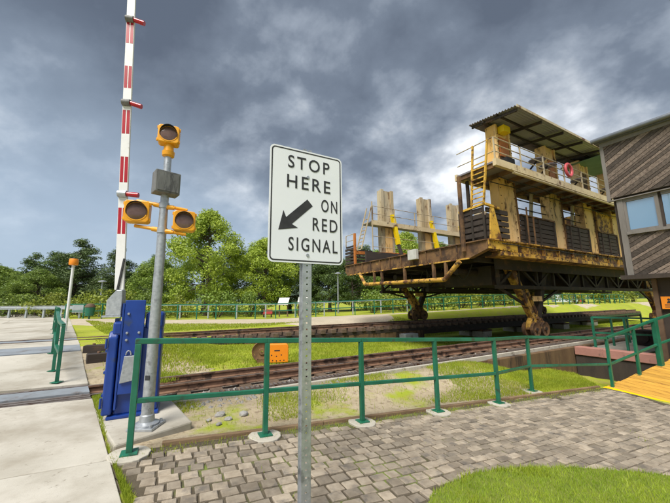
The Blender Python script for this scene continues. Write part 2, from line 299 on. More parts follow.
# ------------------------------------------------------------------ the place: a frame along the railway (u along, v across) and the lie of the land
ANG = R(29.5)
LX, LY = math.cos(ANG), math.sin(ANG)          # along the tracks, away to the right
EX, EY = -LY, LX                                # across the tracks, away from the camera
C0 = (5.0, 10.0)
def uv2xy(u, v): return (C0[0] + LX*u + EX*v, C0[1] + LY*u + EY*v)
def xy2uv(x, y): x -= C0[0]; y -= C0[1]; return (x*LX + y*LY, x*EX + y*EY)
def sstep(a, b, x):
    t = min(1.0, max(0.0, (x - a) / (b - a))); return t*t*(3 - 2*t)
def plane_g(x, y): return max(-0.65, min(0.26, 0.103 - 0.051*x - 0.025*y))
def far_z(x): return max(0.34, min(1.0, 0.49 + 0.030*x))
def H(x, y):
    u, v = xy2uv(x, y); g = plane_g(x, y)
    if v > 1.5: k1 = sstep(7.0, 9.5, -u)*sstep(1.8, 5.5, v); g = g*(1-k1) + 0.44*k1
    if v < -0.6:
        if u > 3.27: g = -0.08
        elif u < 0.2: k0 = sstep(-2.3, -0.75, v)*(1 - sstep(-2.8, 0.1, u)); g = g*(1-k0) + max(g, 0.085)*k0
        if 3.27 >= u > 1.2 and v > -4.2: g = g + (-1.25 - g) * sstep(1.3, 1.9, u) * sstep(-4.0, -3.4, v)
    k = sstep(8.1, 10.5, v)*(1 - (sstep(12, 15, -x) if x < path_x(y) + 6 else 0))
    return g*(1 - k) + far_z(x)*k

DX, DY = 0.896, 0.443                             # along the near railing
P1 = (-2.08, 3.38)
def st2xy(s, t): return (P1[0] + DX*s + DY*t, P1[1] + DY*s - DX*t)       # t towards the camera
def xy2st(x, y): x -= P1[0]; y -= P1[1]; return (x*DX + y*DY, x*DY - y*DX)
def inpoly(x, y, poly):
    c = False; n = len(poly); j = n-1
    for i in range(n):
        xi, yi = poly[i]; xj, yj = poly[j]
        if (yi > y) != (yj > y) and x < (xj-xi)*(y-yi)/(yj-yi)+xi: c = not c
        j = i
    return c
path_edge = [(-0.9, 1.85), (-1.55, 2.53), (-3.84, 5.20), (-10.2, 12.0), (-19.5, 22.5), (-30, 36)]
def path_x(y):
    for (xa, ya), (xb, yb) in zip(path_edge[:-1], path_edge[1:]):
        if ya <= y <= yb: return xa + (xb-xa)*(y-ya)/(yb-ya)
    return path_edge[0][0] + (path_edge[0][1] - y)*0.95 if y < path_edge[0][1] else path_edge[-1][0]
PAVE = [st2xy(-0.30, -0.05), st2xy(9.3, -0.05), (6.1, 3.2), (6.1, 0.4), (-0.3, 0.4), (-0.75, 1.85), (-1.3, 2.62), (-1.9, 3.1)]
FENCE = [(-60, 24.5), (-21, 24.5), (-6, 23.6), (4, 24.5), (10, 26.5), (16, 29.5), (24, 34), (36, 41), (60, 55)]
def fence_y(x):
    for (a, b), (c, d) in zip(FENCE[:-1], FENCE[1:]):
        if a <= x <= c: return b + (d-b)*(x-a)/(c-a)
    return FENCE[0][1] if x < 0 else FENCE[-1][1]
# ---- terrain
def axis_pts(fine0, fine1, step, far0, far1, grow=1.22):
    a = list(np.arange(fine0, fine1 + 1e-6, step)); d = step; x = fine1
    while x < far1: d *= grow; x += d; a.append(x)
    d = step; x = fine0; b = []
    while x > far0: d *= grow; x -= d; b.append(x)
    return b[::-1] + a
xs = axis_pts(-14, 16, 0.25, -900, 900); ys = axis_pts(0.0, 26, 0.25, -60, 1500)
vsx, zone = [], []
for y in ys:
    for x in xs:
        u, v = xy2uv(x, y)
        dip = 0.0
        if (x < path_x(y) - 0.10 and -4 < y < 34) or (u < -10.6 and -0.1 < v < 1.1): dip = 0.07
        elif inpoly(x, y, PAVE) : dip = 0.05
        if -0.42 < v < 1.38 and u > -10.45: dip = max(dip, H(x, y) + 0.2)
        vsx.append((x, y, H(x, y) + 0.012*noise.noise(Vector((x*1.3, y*1.3, 0))) - dip))
        d = g_ = 0.0
        if -2.9 < v < -0.3: d = 0.62 - 0.55*sstep(-3.2, 0.2, u)
        if v <= -2.9 and u < 0: d = 0.42
        if u > 3.0 and v < -0.6: g_ = 0.6 if v > -1.8 else 0.3
        if 1.0 < v < 2.2 and u < -9: d = 0.8
        yf = y - fence_y(x)
        if 0.9 < v < 5.2 and u < -8.0: d = 0.62
        if -6.5 < yf < -0.3 and v > 8.3 and x < 4: g_ = 1.0 - sstep(1.0, 6.0, x) * 0.7
        if -1.5 < yf < -0.2 and v > 9.0 and x >= 4: g_ = 0.8
        zone.append((d, g_, 0, 1))
nx = len(xs)
fs = [(j*nx+i, j*nx+i+1, (j+1)*nx+i+1, (j+1)*nx+i) for j in range(len(ys)-1) for i in range(nx-1)]
me = bpy.data.meshes.new('ground'); me.from_pydata(vsx, [], fs); me.materials.append(MATS['ground_cover'])
at = me.attributes.new('zone', 'FLOAT_COLOR', 'POINT'); at.data.foreach_set('color', np.array(zone, dtype=np.float32).ravel())
for p in me.polygons: p.use_smooth = True
kind(link('ground', me), 'structure')

# ---- far wooded hill behind everything
hm = MB(); hp = []
for i in range(61):
    a = R(-75 + 150*i/60); rr = 420
    x, y = rr*math.sin(a), rr*math.cos(a); h = 22 + 10*noise.noise(Vector((i*0.35, 3.1, 0))) + 8*noise.noise(Vector((i*0.9, 8.1, 0)))
    hp.append(((x, y, -1), (x*1.08, y*1.08, h), (x*1.5, y*1.5, h*0.9)))
for i in range(60):
    a, b = hp[i], hp[i+1]
    hm.add([a[0], b[0], b[1], a[1], b[2], a[2]], [(0, 1, 2, 3), (3, 2, 4, 5)])
mat('hill_wood', (0.05, 0.08, 0.05), (0.08, 0.115, 0.07), 0.9, scale=0.06, bump=1.0, bscale=0.2, bdist=4)
kind(hm.build('hills', 'hill_wood', smooth=True), 'structure')

# ------------------------------------------------------------------ foliage meshes
def leaf_cloud(centers, radii, per, size, flat=1.0, up=0.35, seed=0, aspect=0.62):
    r = np.random.default_rng(seed); V = []; F = []
    for (c, rad) in zip(centers, radii):
        n = max(6, int(per * (rad / 0.9)**2))
        d = r.normal(size=(n, 3)); d /= np.linalg.norm(d, axis=1)[:, None]
        rr = rad * (0.35 + 0.65*r.random(n)**0.5); p = np.array(c) + d*rr[:, None]*np.array([1, 1, flat])
        nrm = d + np.array([0, 0, up]) + 0.75*r.normal(size=(n, 3)); nrm /= np.linalg.norm(nrm, axis=1)[:, None]
        a = np.cross(nrm, r.normal(size=(n, 3))); a /= np.linalg.norm(a, axis=1)[:, None] + 1e-9; b = np.cross(nrm, a)
        s = size * (0.6 + 0.8*r.random(n))[:, None]
        q = np.stack([p - a*s, p + b*s*aspect, p + a*s, p - b*s*aspect], 1)
        V.append(q.reshape(-1, 3))
    V = np.concatenate(V); k = len(V)//4
    me = bpy.data.meshes.new('crown'); me.vertices.add(len(V)); me.vertices.foreach_set('co', V.ravel().astype(np.float32))
    me.loops.add(len(V)); me.loops.foreach_set('vertex_index', np.arange(len(V), dtype=np.int32))
    me.polygons.add(k); me.polygons.foreach_set('loop_start', np.arange(0, len(V), 4, dtype=np.int32)); me.update(calc_edges=True)
    return me
def limb_mesh(h, r, targets, seed, base_frac=0.3):
    rd = random.Random(seed); m = MB(); prev = Vector((0, 0, -0.1)); n = 6
    for i in range(1, n+1):
        t = i/n; nxt = Vector((rd.uniform(-.05, .05)*h*t, rd.uniform(-.05, .05)*h*t, h*0.92*t)); m.tube(prev, nxt, r*(1-(i-1)/n*.85)*(1.35 if i == 1 else 1), r*(1-t*.85), 8); prev = nxt
    for tpt in targets:
        tz = Vector(tpt); s0 = Vector((0, 0, max(base_frac*h, tz.z - 0.55*math.hypot(tz.x, tz.y)))); md = (s0 + tz)/2 + Vector((rd.uniform(-.2, .2), rd.uniform(-.2, .2), -.15))
        m.tube(s0, md, r*.34, r*.22, 6); m.tube(md, tz, r*.22, r*.07, 6)
    return m
def broad_tree(seed, h=9.0, rw=4.2, low=0.16, nclump=120, per=290, size=0.088):
    rd = random.Random(seed); cs, rs = [], []
    for i in range(nclump):
        a = rd.uniform(0, 2*math.pi); t = rd.random()**0.8; z = h*(low + (1-low)*t)
        prof = math.sin(math.pi*min(1, (t*0.86+0.16)))**0.65
        wob = 0.78 + 0.35*noise.noise(Vector((math.cos(a)*1.3+seed, math.sin(a)*1.3, t*2.5)))
        rr = rw*prof*wob*(0.45 + 0.55*rd.random()**0.5)
        cs.append((rr*math.cos(a), rr*math.sin(a), z)); rs.append(rd.uniform(0.45, 1.05))
    cr = leaf_cloud(cs, rs, per, size, 0.8, seed=seed)
    tm = limb_mesh(h, 0.024*h, [cs[i] for i in range(0, nclump, 4)], seed)
    return tm, cr
def pine_tree(seed, h=11.0, rw=3.4, per=170, size=0.10):
    rd = random.Random(seed); cs, rs, tips = [], [], []
    z = h*0.18
    while z < h*0.99:
        t = z/h; ext = rw*(1 - t)**0.75*(1.05 if t > .3 else .8) + 0.12; nb = 5 if t < .85 else 3
        for k in range(nb):
            if rd.random() < 0.2: continue
            a = rd.uniform(0, 2*math.pi); e = ext*rd.uniform(0.55, 1.15); tips.append((e*math.cos(a), e*math.sin(a), z + 0.12*e))
            for q in (0.4, 0.7, 1.0):
                if q*e < 0.3 and t < .8: continue
                cs.append((q*e*math.cos(a), q*e*math.sin(a), z + 0.12*q*e + rd.uniform(-.25, .25))); rs.append(rd.uniform(0.36, 0.70)*(0.75 + 0.4*(1-t)))
        z += h*rd.uniform(0.035, 0.055)
    cr = leaf_cloud(cs, rs, per*1.7, size, 0.85, up=0.5, seed=seed, aspect=0.42)
    return limb_mesh(h, 0.017*h, tips[::2], seed, 0.1), cr
def shrub(seed, h=1.9, rw=1.6):
    rd = random.Random(seed); cs, rs = [], []
    for i in range(20):
        a = rd.uniform(0, 2*math.pi); rr = rw*rd.random()**.6; cs.append((rr*math.cos(a), rr*math.sin(a)*.8, h*(0.15 + 0.75*rd.random()*(1-(rr/rw)**2*.5)))); rs.append(rd.uniform(.35, .6))
    cr = leaf_cloud(cs, rs, 260, 0.075, 0.85, seed=seed)
    m = MB()
    for c in cs[:9]: m.tube((c[0]*.15, c[1]*.15, -.05), (c[0]*.8, c[1]*.8, c[2]), .03, .012, 5)
    return m, cr
def copy_with(me, material):
    c = me.copy(); c.materials.clear(); c.materials.append(MATS[material]); return c
BROAD = [broad_tree(s, 9, 4.2) for s in (11, 23, 37)]
PINE = [pine_tree(s) for s in (5, 17)]
SHRUB = [shrub(s) for s in (3, 8, 14)]
_cache = {}
def crown_of(kind_, i, material):
    k = (kind_, i, material)
    if k not in _cache:
        src = {'b': BROAD, 'p': PINE, 's': SHRUB}[kind_][i]
        _cache[k] = (src[0].mesh('trunk', 'bark'), copy_with(src[1], material))
    return _cache[k]
def plant(kind_, i, material, x, y, sc, scz, label, rz, group=None):
    tm, cm = crown_of(kind_, i, material)
    name = {'b': 'broadleaf_tree', 'p': 'pine_tree', 's': 'shrub'}[kind_]
    o = root(name, (x, y, H(x, y) - 0.03), rz, label, 'shrub' if kind_ == 's' else 'tree', group); o.scale = (sc, sc, scz)
    link('stem' if kind_ == 's' else 'trunk', tm, o); link('foliage' if kind_ == 's' else 'crown', cm, o)
    return o
exec_trees = [
 ('b', 1, 'leaf_mid', -15.2, 36, 1.0, 0.8, 'mid-green tree filling in left of the tallest yellow-green crown'),
 ('b', 2, 'leaf_dark', -9.6, 37, 1.0, 0.84, 'dark green tree behind the two joined yellow-green crowns'),
 ('b', 0, 'leaf_dark', -5.0, 34.5, 0.9, 0.7, 'dark green tree at the right foot of the yellow-green crowns'),
 ('b', 1, 'leaf_dark', -24.8, 37, 1.0, 0.52, 'dark green rounded tree between the white pole and the barrier arm'),
 ('b', 0, 'leaf_dark', -33.5, 40, 1.2, 0.58, 'dark green rounded tree behind the two utility poles'),
 ('b', 2, 'leaf_dark', -44.0, 42, 1.2, 0.6, 'dark green rounded tree left of the two utility poles'),
 ('b', 0, 'leaf_mid', 5.0, 37, 1.0, 0.74, 'mid-green tree directly under the far left corner of the carriage'),
 ('b', 1, 'leaf_dark', 10.0, 39, 1.1, 0.84, 'dark green tree behind the far leg of the carriage'),
 ('b', 2, 'leaf_dark', 14.6, 39, 1.1, 0.8, 'dark green tree midway between the two legs of the carriage'),
 ('b', 0, 'leaf_dark', 23.0, 41, 1.2, 0.75, 'dark green tree just left of the near leg of the carriage'),
 ('b', 1, 'leaf_dark', 30.0, 46, 1.2, 0.62, 'dark green tree behind the red-roofed cottage'),

 # kind, variant, material, x, y, scale, z scale, label
 ('b', 0, 'leaf_bright', -12.4, 30.0, 1.05, 1.10, 'tall yellow-green broadleaf tree directly behind the signal pole, its crown the highest'),
 ('b', 1, 'leaf_bright', -7.2, 31.5, 0.88, 0.82, 'yellow-green tree joined to the right side of the tallest yellow-green crown'),
 ('b', 2, 'leaf_mid', -17.8, 31.0, 0.72, 0.62, 'low mid-green tree between the gate arm and the signal pole'),
 ('p', 0, 'needle', -23.8, 34.0, 0.95, 0.66, 'dark pine just left of the raised gate arm'),
 ('p', 1, 'needle', -20.3, 35.5, 0.80, 0.64, 'narrow dark pine rising behind the raised gate arm'),
 ('p', 0, 'needle', -28.6, 34.5, 1.35, 0.75, 'broad dark pine right above the white pole with the orange cap'),
 ('p', 1, 'leaf_dark', -32.5, 36.0, 1.1, 0.66, 'dark green pine left of the white pole with the orange cap'),
 ('p', 0, 'leaf_dark', -37.0, 38.0, 1.0, 0.66, 'thin ragged pine between the two utility poles and the left edge'),
 ('b', 2, 'leaf_mid', -36.0, 33.0, 0.95, 0.55, 'mid-green rounded tree behind the two utility poles'),
 ('b', 0, 'leaf_mid', -41.5, 36.5, 1.1, 0.66, 'mid-green rounded tree at the left edge of the picture'),
 ('p', 1, 'needle', -47.0, 39.0, 1.2, 0.74, 'dark pine cut by the left edge of the picture'),
 ('b', 1, 'leaf_mid', -29.5, 31.0, 0.7, 0.48, 'low mid-green tree under the broad dark pine'),
 ('p', 0, 'needle', -3.2, 37.0, 1.0, 0.74, 'dark pine just left of the stop sign'),
 ('b', 2, 'leaf_dark', -0.6, 34.0, 0.85, 0.66, 'dark green tree seen under the stop sign, left of its post'),
 ('b', 0, 'leaf_dark', 1.8, 33.0, 0.78, 0.62, 'dark green tree seen under the stop sign, right of its post'),
 ('p', 1, 'needle', 3.6, 38.0, 1.0, 0.72, 'dark pine behind the right edge of the stop sign'),
 ('b', 1, 'leaf_mid', 5.4, 31.5, 0.62, 0.52, 'mid-green tree beside the far lamp post'),
 ('b', 2, 'leaf_bright', 8.2, 35.0, 0.9, 0.92, 'yellow-green tree whose top shows between the two nearest far-side columns'),
 ('b', 0, 'leaf_mid', 12.2, 36.0, 0.9, 0.80, 'mid-green tree whose top shows below the second far-side column'),
 ('b', 1, 'leaf_bright', 16.5, 34.0, 0.85, 0.82, 'yellow-green tree glimpsed between the third far-side column and the corner cage'),
 ('b', 2, 'leaf_mid', 20.5, 36.0, 0.9, 0.75, 'mid-green tree seen under the carriage left of its near leg'),
 ('b', 0, 'leaf_bright', 25.5, 37.0, 0.85, 0.62, 'yellow-green tree seen under the carriage behind its near leg'),
 ('b', 1, 'leaf_mid', 38.0, 44.0, 0.9, 0.62, 'mid-green tree right of the red-roofed cottage'),
 ('b', 2, 'leaf_bright', 45.0, 46.0, 0.8, 0.48, 'yellow-green tree under the open truss beside the wood-clad cabin'),
 ('b', 0, 'leaf_mid', 55.0, 50.0, 1.0, 0.55, 'mid-green tree touching the dark base of the wood-clad cabin'),
]
for q, (k, i, m_, x, y, sc, sz, lb) in enumerate(exec_trees): plant(k, i, m_, x, max(y, fence_y(x) + 6), sc, sz, lb, q*1.7, 'trees beyond the far railing')
shrubs = [
 (-24.5, 27.2, 1.0, 'shrub_leaf', 'yellow-green shrub right of the white pole, beside the green bin'),
 (-21.6, 27.4, 1.1, 'shrub_leaf', 'yellow-green shrub between the green bin and the gate arm'),
 (-19.0, 27.0, 1.15, 'shrub_leaf', 'shrub directly behind the grey bracket of the gate machine'),
 (-16.0, 27.2, 1.05, 'leaf_mid', 'shrub behind the blue gate machine'),
 (-13.2, 27.3, 1.0, 'shrub_leaf', 'yellow-green shrub at the foot of the tallest tree, behind the signal pole'),
 (-10.3, 27.2, 1.15, 'leaf_mid', 'darker shrub at the foot of the tallest tree, right of the signal pole'),
 (-7.4, 27.4, 1.0, 'leaf_mid', 'shrub behind the far railing left of the red bench'),
 (-2.2, 28.0, 0.8, 'leaf_dark', 'dark shrub behind the two pale information panels'),
 (3.2, 27.6, 1.0, 'leaf_mid', 'shrub at the foot of the far lamp post'),
 (6.0, 27.2, 1.2, 'shrub_leaf', 'yellow-green shrub under the far corner of the carriage'),
 (9.0, 27.4, 1.25, 'leaf_mid', 'shrub directly behind the far leg of the carriage'),
 (12.0, 27.2, 1.2, 'shrub_leaf', 'yellow-green shrub right of the far leg of the carriage'),
 (15.0, 27.5, 1.3, 'leaf_mid', 'shrub midway between the two legs of the carriage'),
 (18.2, 27.6, 1.25, 'shrub_leaf', 'yellow-green shrub left of the near leg of the carriage'),
 (21.4, 28.0, 1.25, 'leaf_mid', 'shrub behind the near leg of the carriage'),
 (31.0, 33.0, 1.3, 'shrub_leaf', 'yellow-green shrub in front of the red-roofed cottage'),
 (41.0, 36.0, 1.5, 'shrub_leaf', 'yellow-green shrub seen beside the dark base of the cabin'),
 (-28.5, 28.0, 1.05, 'leaf_mid', 'shrub behind the steel guard rail'),
 (-33.0, 29.0, 1.3, 'leaf_mid', 'shrub left of the two utility poles'),
 (-38.5, 31.0, 1.5, 'leaf_mid', 'shrub at the left edge beyond the end of the path'),
]
for q, (x, y, sc, m_, lb) in enumerate(shrubs): plant('s', q % 3, m_, x, max(y, fence_y(x) + 2.6), sc*1.15, sc*1.15, lb, q*2.1, 'shrubs beyond the far railing')

# ------------------------------------------------------------------ grass as blades
def blades(name, pts, hmin, hmax, wid, material, label, zoff=0.0, seed=1, lean=0.55):
    r = np.random.default_rng(seed); n = len(pts); P = np.array(pts)
    a = r.random(n)*2*math.pi; h = hmin + (hmax-hmin)*r.random(n)**1.4; ln = lean*r.random(n)*h; b = r.random(n)*2*math.pi
    dx, dy = np.cos(a)*wid/2, np.sin(a)*wid/2
    V = np.empty((n, 3, 3)); V[:, 0] = P + np.stack([dx, dy, np.full(n, zoff)], 1); V[:, 1] = P + np.stack([-dx, -dy, np.full(n, zoff)], 1)
    V[:, 2] = P + np.stack([np.cos(b)*ln, np.sin(b)*ln, h + zoff], 1)
    V = V.reshape(-1, 3); me = bpy.data.meshes.new(name); me.vertices.add(len(V)); me.vertices.foreach_set('co', V.ravel().astype(np.float32))
    me.loops.add(len(V)); me.loops.foreach_set('vertex_index', np.arange(len(V), dtype=np.int32)); me.polygons.add(n); me.polygons.foreach_set('loop_start', np.arange(0, len(V), 3, dtype=np.int32))
    me.update(calc_edges=True); me.materials.append(MATS[material])
    o = link(name, me); tag(o, label, 'grass'); return kind(o, 'stuff')
def scatter(poly, n, zf, seed, keep=None):
    r = random.Random(seed); x0 = min(p[0] for p in poly); x1 = max(p[0] for p in poly); y0 = min(p[1] for p in poly); y1 = max(p[1] for p in poly); out = []
    tries = 0
    while len(out) < n and tries < n*12:
        tries += 1; x = r.uniform(x0, x1); y = r.uniform(y0, y1)
        if inpoly(x, y, poly) and (keep is None or r.random() < keep(x, y)): out.append((x, y, zf(x, y)))
    return out

# ------------------------------------------------------------------ paved area and lawn
def gp(x, y): return 0.103 - 0.051*x - 0.025*y
lawn_poly = [(-0.1, 0.6), (0.25, 1.9), (0.55, 2.55), (0.90, 3.0), (1.30, 3.28), (1.87, 3.46), (2.6, 3.50), (3.4, 3.42), (4.6, 3.35), (6.1, 3.3), (6.1, 0.6)]
sheet = MB(); cor = [st2xy(-0.42, -0.12), st2xy(9.55, -0.10), (6.26, 3.2), (6.26, 0.3), (-0.35, 0.3), (-0.9, 1.85), (-1.42, 2.62), (-2.1, 3.1)]
sheet.add([(x, y, gp(x, y) + 0.006) for x, y in cor], [tuple(range(len(cor)))])
paving = kind(sheet.build('paved_area', 'joint_sand'), 'structure')
posts_s = [0.0, 1.37, 2.72, 4.10, 5.52, 7.0, 9.42]
def clear_of_footing(x, y):
    s, t = xy2st(x, y)
    return all((s-a)**2 + (t)**2 > 0.205**2 for a in posts_s[:6])
def ok_paver(x, y):
    s, t = xy2st(x, y)
    return t > 0.0 and y > 0.5 and x < 6.2 and x > path_x(y) + 0.13 and s < 9.4 and not inpoly(x, y, lawn_poly)
cells = []
rdp = random.Random(4)
row = 0; t = 0.03
while t < 6.0:                                     # coarse square setts on the left, smaller bond pavers on the right
    s = -1.3 + rdp.uniform(0, .1)
    while s < 2.78:
        wS = 0.150*rdp.uniform(.85, 1.18); cells.append((s + wS/2, t + 0.065 + rdp.uniform(-.006, .006), wS - 0.020, 0.130 - 0.020, rdp.uniform(-.07, .07))); s += wS
    t += 0.130
t = 0.03; row = 0
while t < 6.5:
    s = 2.83 + (0.088 if row % 2 else 0)
    if row % 2: cells.append((2.83 + .040, t + .049, .075, .085, 0.0))
    while s < 9.6:
        cells.append((s + 0.088, t + 0.049, 0.176 - 0.013, 0.098 - 0.013, rdp.uniform(-.035, .035))); s += 0.176
    t += 0.098; row += 1
pav = []
for (s, t, a, b, rr) in cells:
    x, y = st2xy(s, t)
    if ok_paver(x, y) and clear_of_footing(x, y): pav.append((x, y, a, b, rr))
fwv = _fw
def showing(p):
    x, y = p[0], p[1]; v = Vector((x, y, gp(x, y) - CAMZ)); d = v.dot(fwv)
    if d < 0.3: return -1
    px = 335 + 310*v.dot(_r)/d; py = 251.5 - 310*v.dot(_u)/d
    if not (-6 < px < 676 and py < 508): return -1
    return p[2]*p[3]/d**3
pav.sort(key=showing, reverse=True)
tilt = math.atan(0.051), math.atan(0.025)
def paver_mesh(seed, a, b):
    rd = random.Random(seed); m = MB(); h = 0.022; e = 0.007
    top = [(sx*(a/2-e)*rd.uniform(.94, 1.02), sy*(b/2-e)*rd.uniform(.94, 1.02), h + rd.uniform(-.002, .002)) for sx, sy in ((-1,-1),(1,-1),(1,1),(-1,1))]
    midv = [(p[0] + math.copysign(e, p[0]), p[1] + math.copysign(e, p[1]), h - e) for p in top]; bot = [(p[0], p[1], -0.02) for p in midv]
    m.add(top + midv + bot, [(0,1,2,3)] + [(i+4, (i+1) % 4+4, (i+1) % 4, i) for i in range(4)] + [(i+8, (i+1) % 4+8, (i+1) % 4+4, i+4) for i in range(4)])
    return m
_pm = {}
bigmb = MB()
rzb = math.atan2(DY, DX)
for k, (x, y, a, b, rr) in enumerate(pav):
    z = gp(x, y) + rdp.uniform(-.007, .006)
    key = (round(a, 2), round(b, 2), k % 4); 
    nrm = Vector((0.051, 0.025, 1)).normalized(); q = Vector((0, 0, 1)).rotation_difference(nrm)
    M = Matrix.Translation((x, y, z)) @ q.to_matrix().to_4x4() @ Matrix.Rotation(rzb + rr, 4, 'Z') @ Matrix.Rotation(rdp.uniform(-.03, .03), 4, 'X')
    if key not in _pm: _pm[key] = paver_mesh(hash(key) & 255, key[0], key[1])
    if k < 298:
        if not isinstance(_pm[key], MB): me = _pm[key][1]
        else: me = _pm[key].mesh('paver', 'paver'); _pm[key] = (_pm[key], me)
        o = link('paver', me, paving); o.matrix_local = M
    else:
        src = _pm[key] if isinstance(_pm[key], MB) else _pm[key][0]
        bigmb.add([M @ Vector(p) for p in src.v], src.f)
# colour spread for the joined pavers: islands
mat('paver_field', (0.235, 0.19, 0.138), (0.345, 0.29, 0.22), 0.85, scale=9, bump=0.5, bscale=110, bdist=0.006, c3=(0.15, 0.13, 0.108), t3=0.60, s3=7, w3=0.12)
def island_random(m, spread):
    t_ = m.node_tree; n_ = t_.nodes; l_ = t_.links; b_ = n_['Principled BSDF']; src = b_.inputs['Base Color'].links[0].from_socket
    ge = n_.new('ShaderNodeNewGeometry'); mr = n_.new('ShaderNodeMapRange'); l_.new(ge.outputs['Random Per Island'], mr.inputs[0]); mr.inputs[3].default_value = 1-spread; mr.inputs[4].default_value = 1+spread
    hs = n_.new('ShaderNodeHueSaturation'); l_.new(mr.outputs[0], hs.inputs['Value']); l_.new(src, hs.inputs['Color']); l_.new(hs.outputs[0], b_.inputs['Base Color'])
island_random(MATS['paver_field'], 0.34)
kind(bigmb.build('pavers', 'paver_field', paving), 'stuff')

# lawn
def patch_(x, y): return 1.0 if noise.noise(Vector((x*2.2, y*2.2, 9))) > .28 else 0.02
lm = MB(); lm.add([(x, y, gp(x, y) + 0.020 + (0.02 if 0 < i < len(lawn_poly)-1 else 0)) for i, (x, y) in enumerate(lawn_poly)], [tuple(range(len(lawn_poly)))])
mat('lawn_soil', (0.12, 0.16, 0.02), (0.18, 0.20, 0.03), 0.95, scale=8)
kind(lm.build('lawn', 'lawn_soil'), 'structure')
def lawn_keep(x, y): return 1.0 if 2.2 < y < 3.6 and x < 4.6 else 0.30
def wobble(poly, amp):
    out = []
    for (xa, ya), (xb, yb) in zip(poly, poly[1:] + poly[:1]):
        n_ = max(1, int(math.hypot(xb-xa, yb-ya)/.06))
        for k in range(n_):
            x, y = xa + (xb-xa)*k/n_, ya + (yb-ya)*k/n_; out.append((x + amp*noise.noise(Vector((x*5, y*5, 0))), y + amp*(1 + 1.6*noise.noise(Vector((x*4, y*4, 5))))*.6))
    return out
lawn_blades_poly = wobble(lawn_poly, .05)
blades('lawn_grass', [p for p in scatter([(x, y) for x, y in lawn_poly], 5000, lambda x, y: gp(x, y) + 0.03, 55, lambda x, y: patch_(x, y))], 0.05, 0.10, 0.010, 'grass_blade', 'taller yellowish tufts standing out of the mown lawn', seed=31, lean=.7)
blades('lawn_grass', scatter(lawn_blades_poly, 85000, lambda x, y: gp(x, y) + 0.03, 5, lawn_keep), 0.018, 0.055, 0.006, 'lawn_blade', 'bright green mown lawn in the bottom right corner', seed=3, lean=0.9)

# timber edging between paving and track verge
em = root('timber_edging', (P1[0], P1[1], 0), rzb, 'weathered brown timber edging between the pavers and the dirt verge', 'edging')
for s0, s1 in ((0.28, 2.2), (2.2, 4.1), (4.1, 6.0), (6.0, 7.3), (7.3, 9.2)):
    e = MB(); 
    za = gp(*st2xy(s0, -.15)); zb = gp(*st2xy(s1, -.15))
    e.add([(s0+.004, .13, za-.08), (s1-.004, .13, zb-.08), (s1-.004, .19, zb-.08), (s0+.004, .19, za-.08), (s0+.004, .13, za+.045), (s1-.004, .13, zb+.045), (s1-.004, .19, zb+.045), (s0+.004, .19, za+.045)],
          [(0,3,2,1),(4,5,6,7),(0,1,5,4),(1,2,6,5),(2,3,7,6),(3,0,4,7)])
    e.build('plank', 'timber_edge', em, bevel=0.008)

# ------------------------------------------------------------------ footpath on the left, in concrete slabs
PD = Vector((-0.655, 0.755)); PN = Vector((-0.755, -0.655))        # along / away to the left
PO = Vector((-1.55, 2.53))
def path_z(x, y):
    u, v = xy2uv(x, y); g = plane_g(x, y); k1 = sstep(1.8, 5.5, v)
    return g*(1-k1) + 0.44*k1 + 0.028
base = MB()
bands = [(-4.2, -1.75), (-1.75, 0.95), (0.95, 3.36), (4.47, 6.1), (6.1, 7.72), (8.91, 10.28), (11.42, 14.2), (14.2, 18), (18, 24), (24, 34), (34, 46)]
pb = MB(); g0 = []
for a in (-4.4, 3.3, 6.5, 10, 18, 46):
    for b in (0.0, -5, -12):
        p = PO + PD*a + PN*(-b); g0.append((p.x, p.y, path_z(p.x, p.y) - 0.10))
for i in range(5):
    for j in range(2): pb.add([g0[i*3+j], g0[i*3+j+1], g0[(i+1)*3+j+1], g0[(i+1)*3+j]], [(0, 1, 2, 3)])
foot = kind(pb.build('footpath', 'joint_sand'), 'structure')
widths = [0.0, 3.1, 6.4, 12.0]
for (a0, a1) in bands:
    for b0, b1 in zip(widths[:-1], widths[1:]):
        if a0 > 13 and b0 > 0: pass
        m = MB(); g = 0.006; top = []
        # the tracks cross at an angle: slab ends next to the crossings follow the rails
        for (aa, bb) in ((a0+g, b0+g), (a1-g, b0+g), (a1-g, b1-g), (a0+g, b1-g)):
            p = PO + PD*(aa + 0.2*bb) + PN*bb; top.append((p.x, p.y, path_z(p.x, p.y)))
        m.add(top + [(x, y, z - 0.12) for x, y, z in top], [(0, 1, 2, 3), (0, 4, 5, 1), (1, 5, 6, 2), (2, 6, 7, 3), (3, 7, 4, 0)])
        m.build('slab', 'concrete', foot, bevel=0.006)
# steel crossing plates where each track cuts the path
def crossing(name, v0, strips, label):
    p = root(name, (*uv2xy(0, 0), 0), ANG, label, 'crossing')
    for (va, vb, mt, dz) in strips:
        m = MB()
        ua, ub = -17.5, -10.75
        x0 = xy2uv(-3.84, 5.2)[0]
        # right-hand end follows the path edge
        def uend(v):
            best = min(range(2000), key=lambda i: abs(xy2uv(*(PO + PD*(i*0.01)))[1] - v)); return xy2uv(*(PO + PD*(best*0.01)))[0]
        ue = uend(va) - 0.02
        cs = [(ue - 7.5, va), (ue, va), (uend(vb) - 0.02, vb), (ue - 7.5, vb)]
        tp = [(u, v, path_z(*uv2xy(u, v)) + dz) for u, v in cs]
        m.add(tp + [(a, b, c - 0.05) for a, b, c in tp], [(0, 1, 2, 3), (7, 6, 5, 4), (0, 4, 5, 1), (1, 5, 6, 2), (2, 6, 7, 3), (3, 7, 4, 0)])
        m.build('strip', mt, p)
    return p
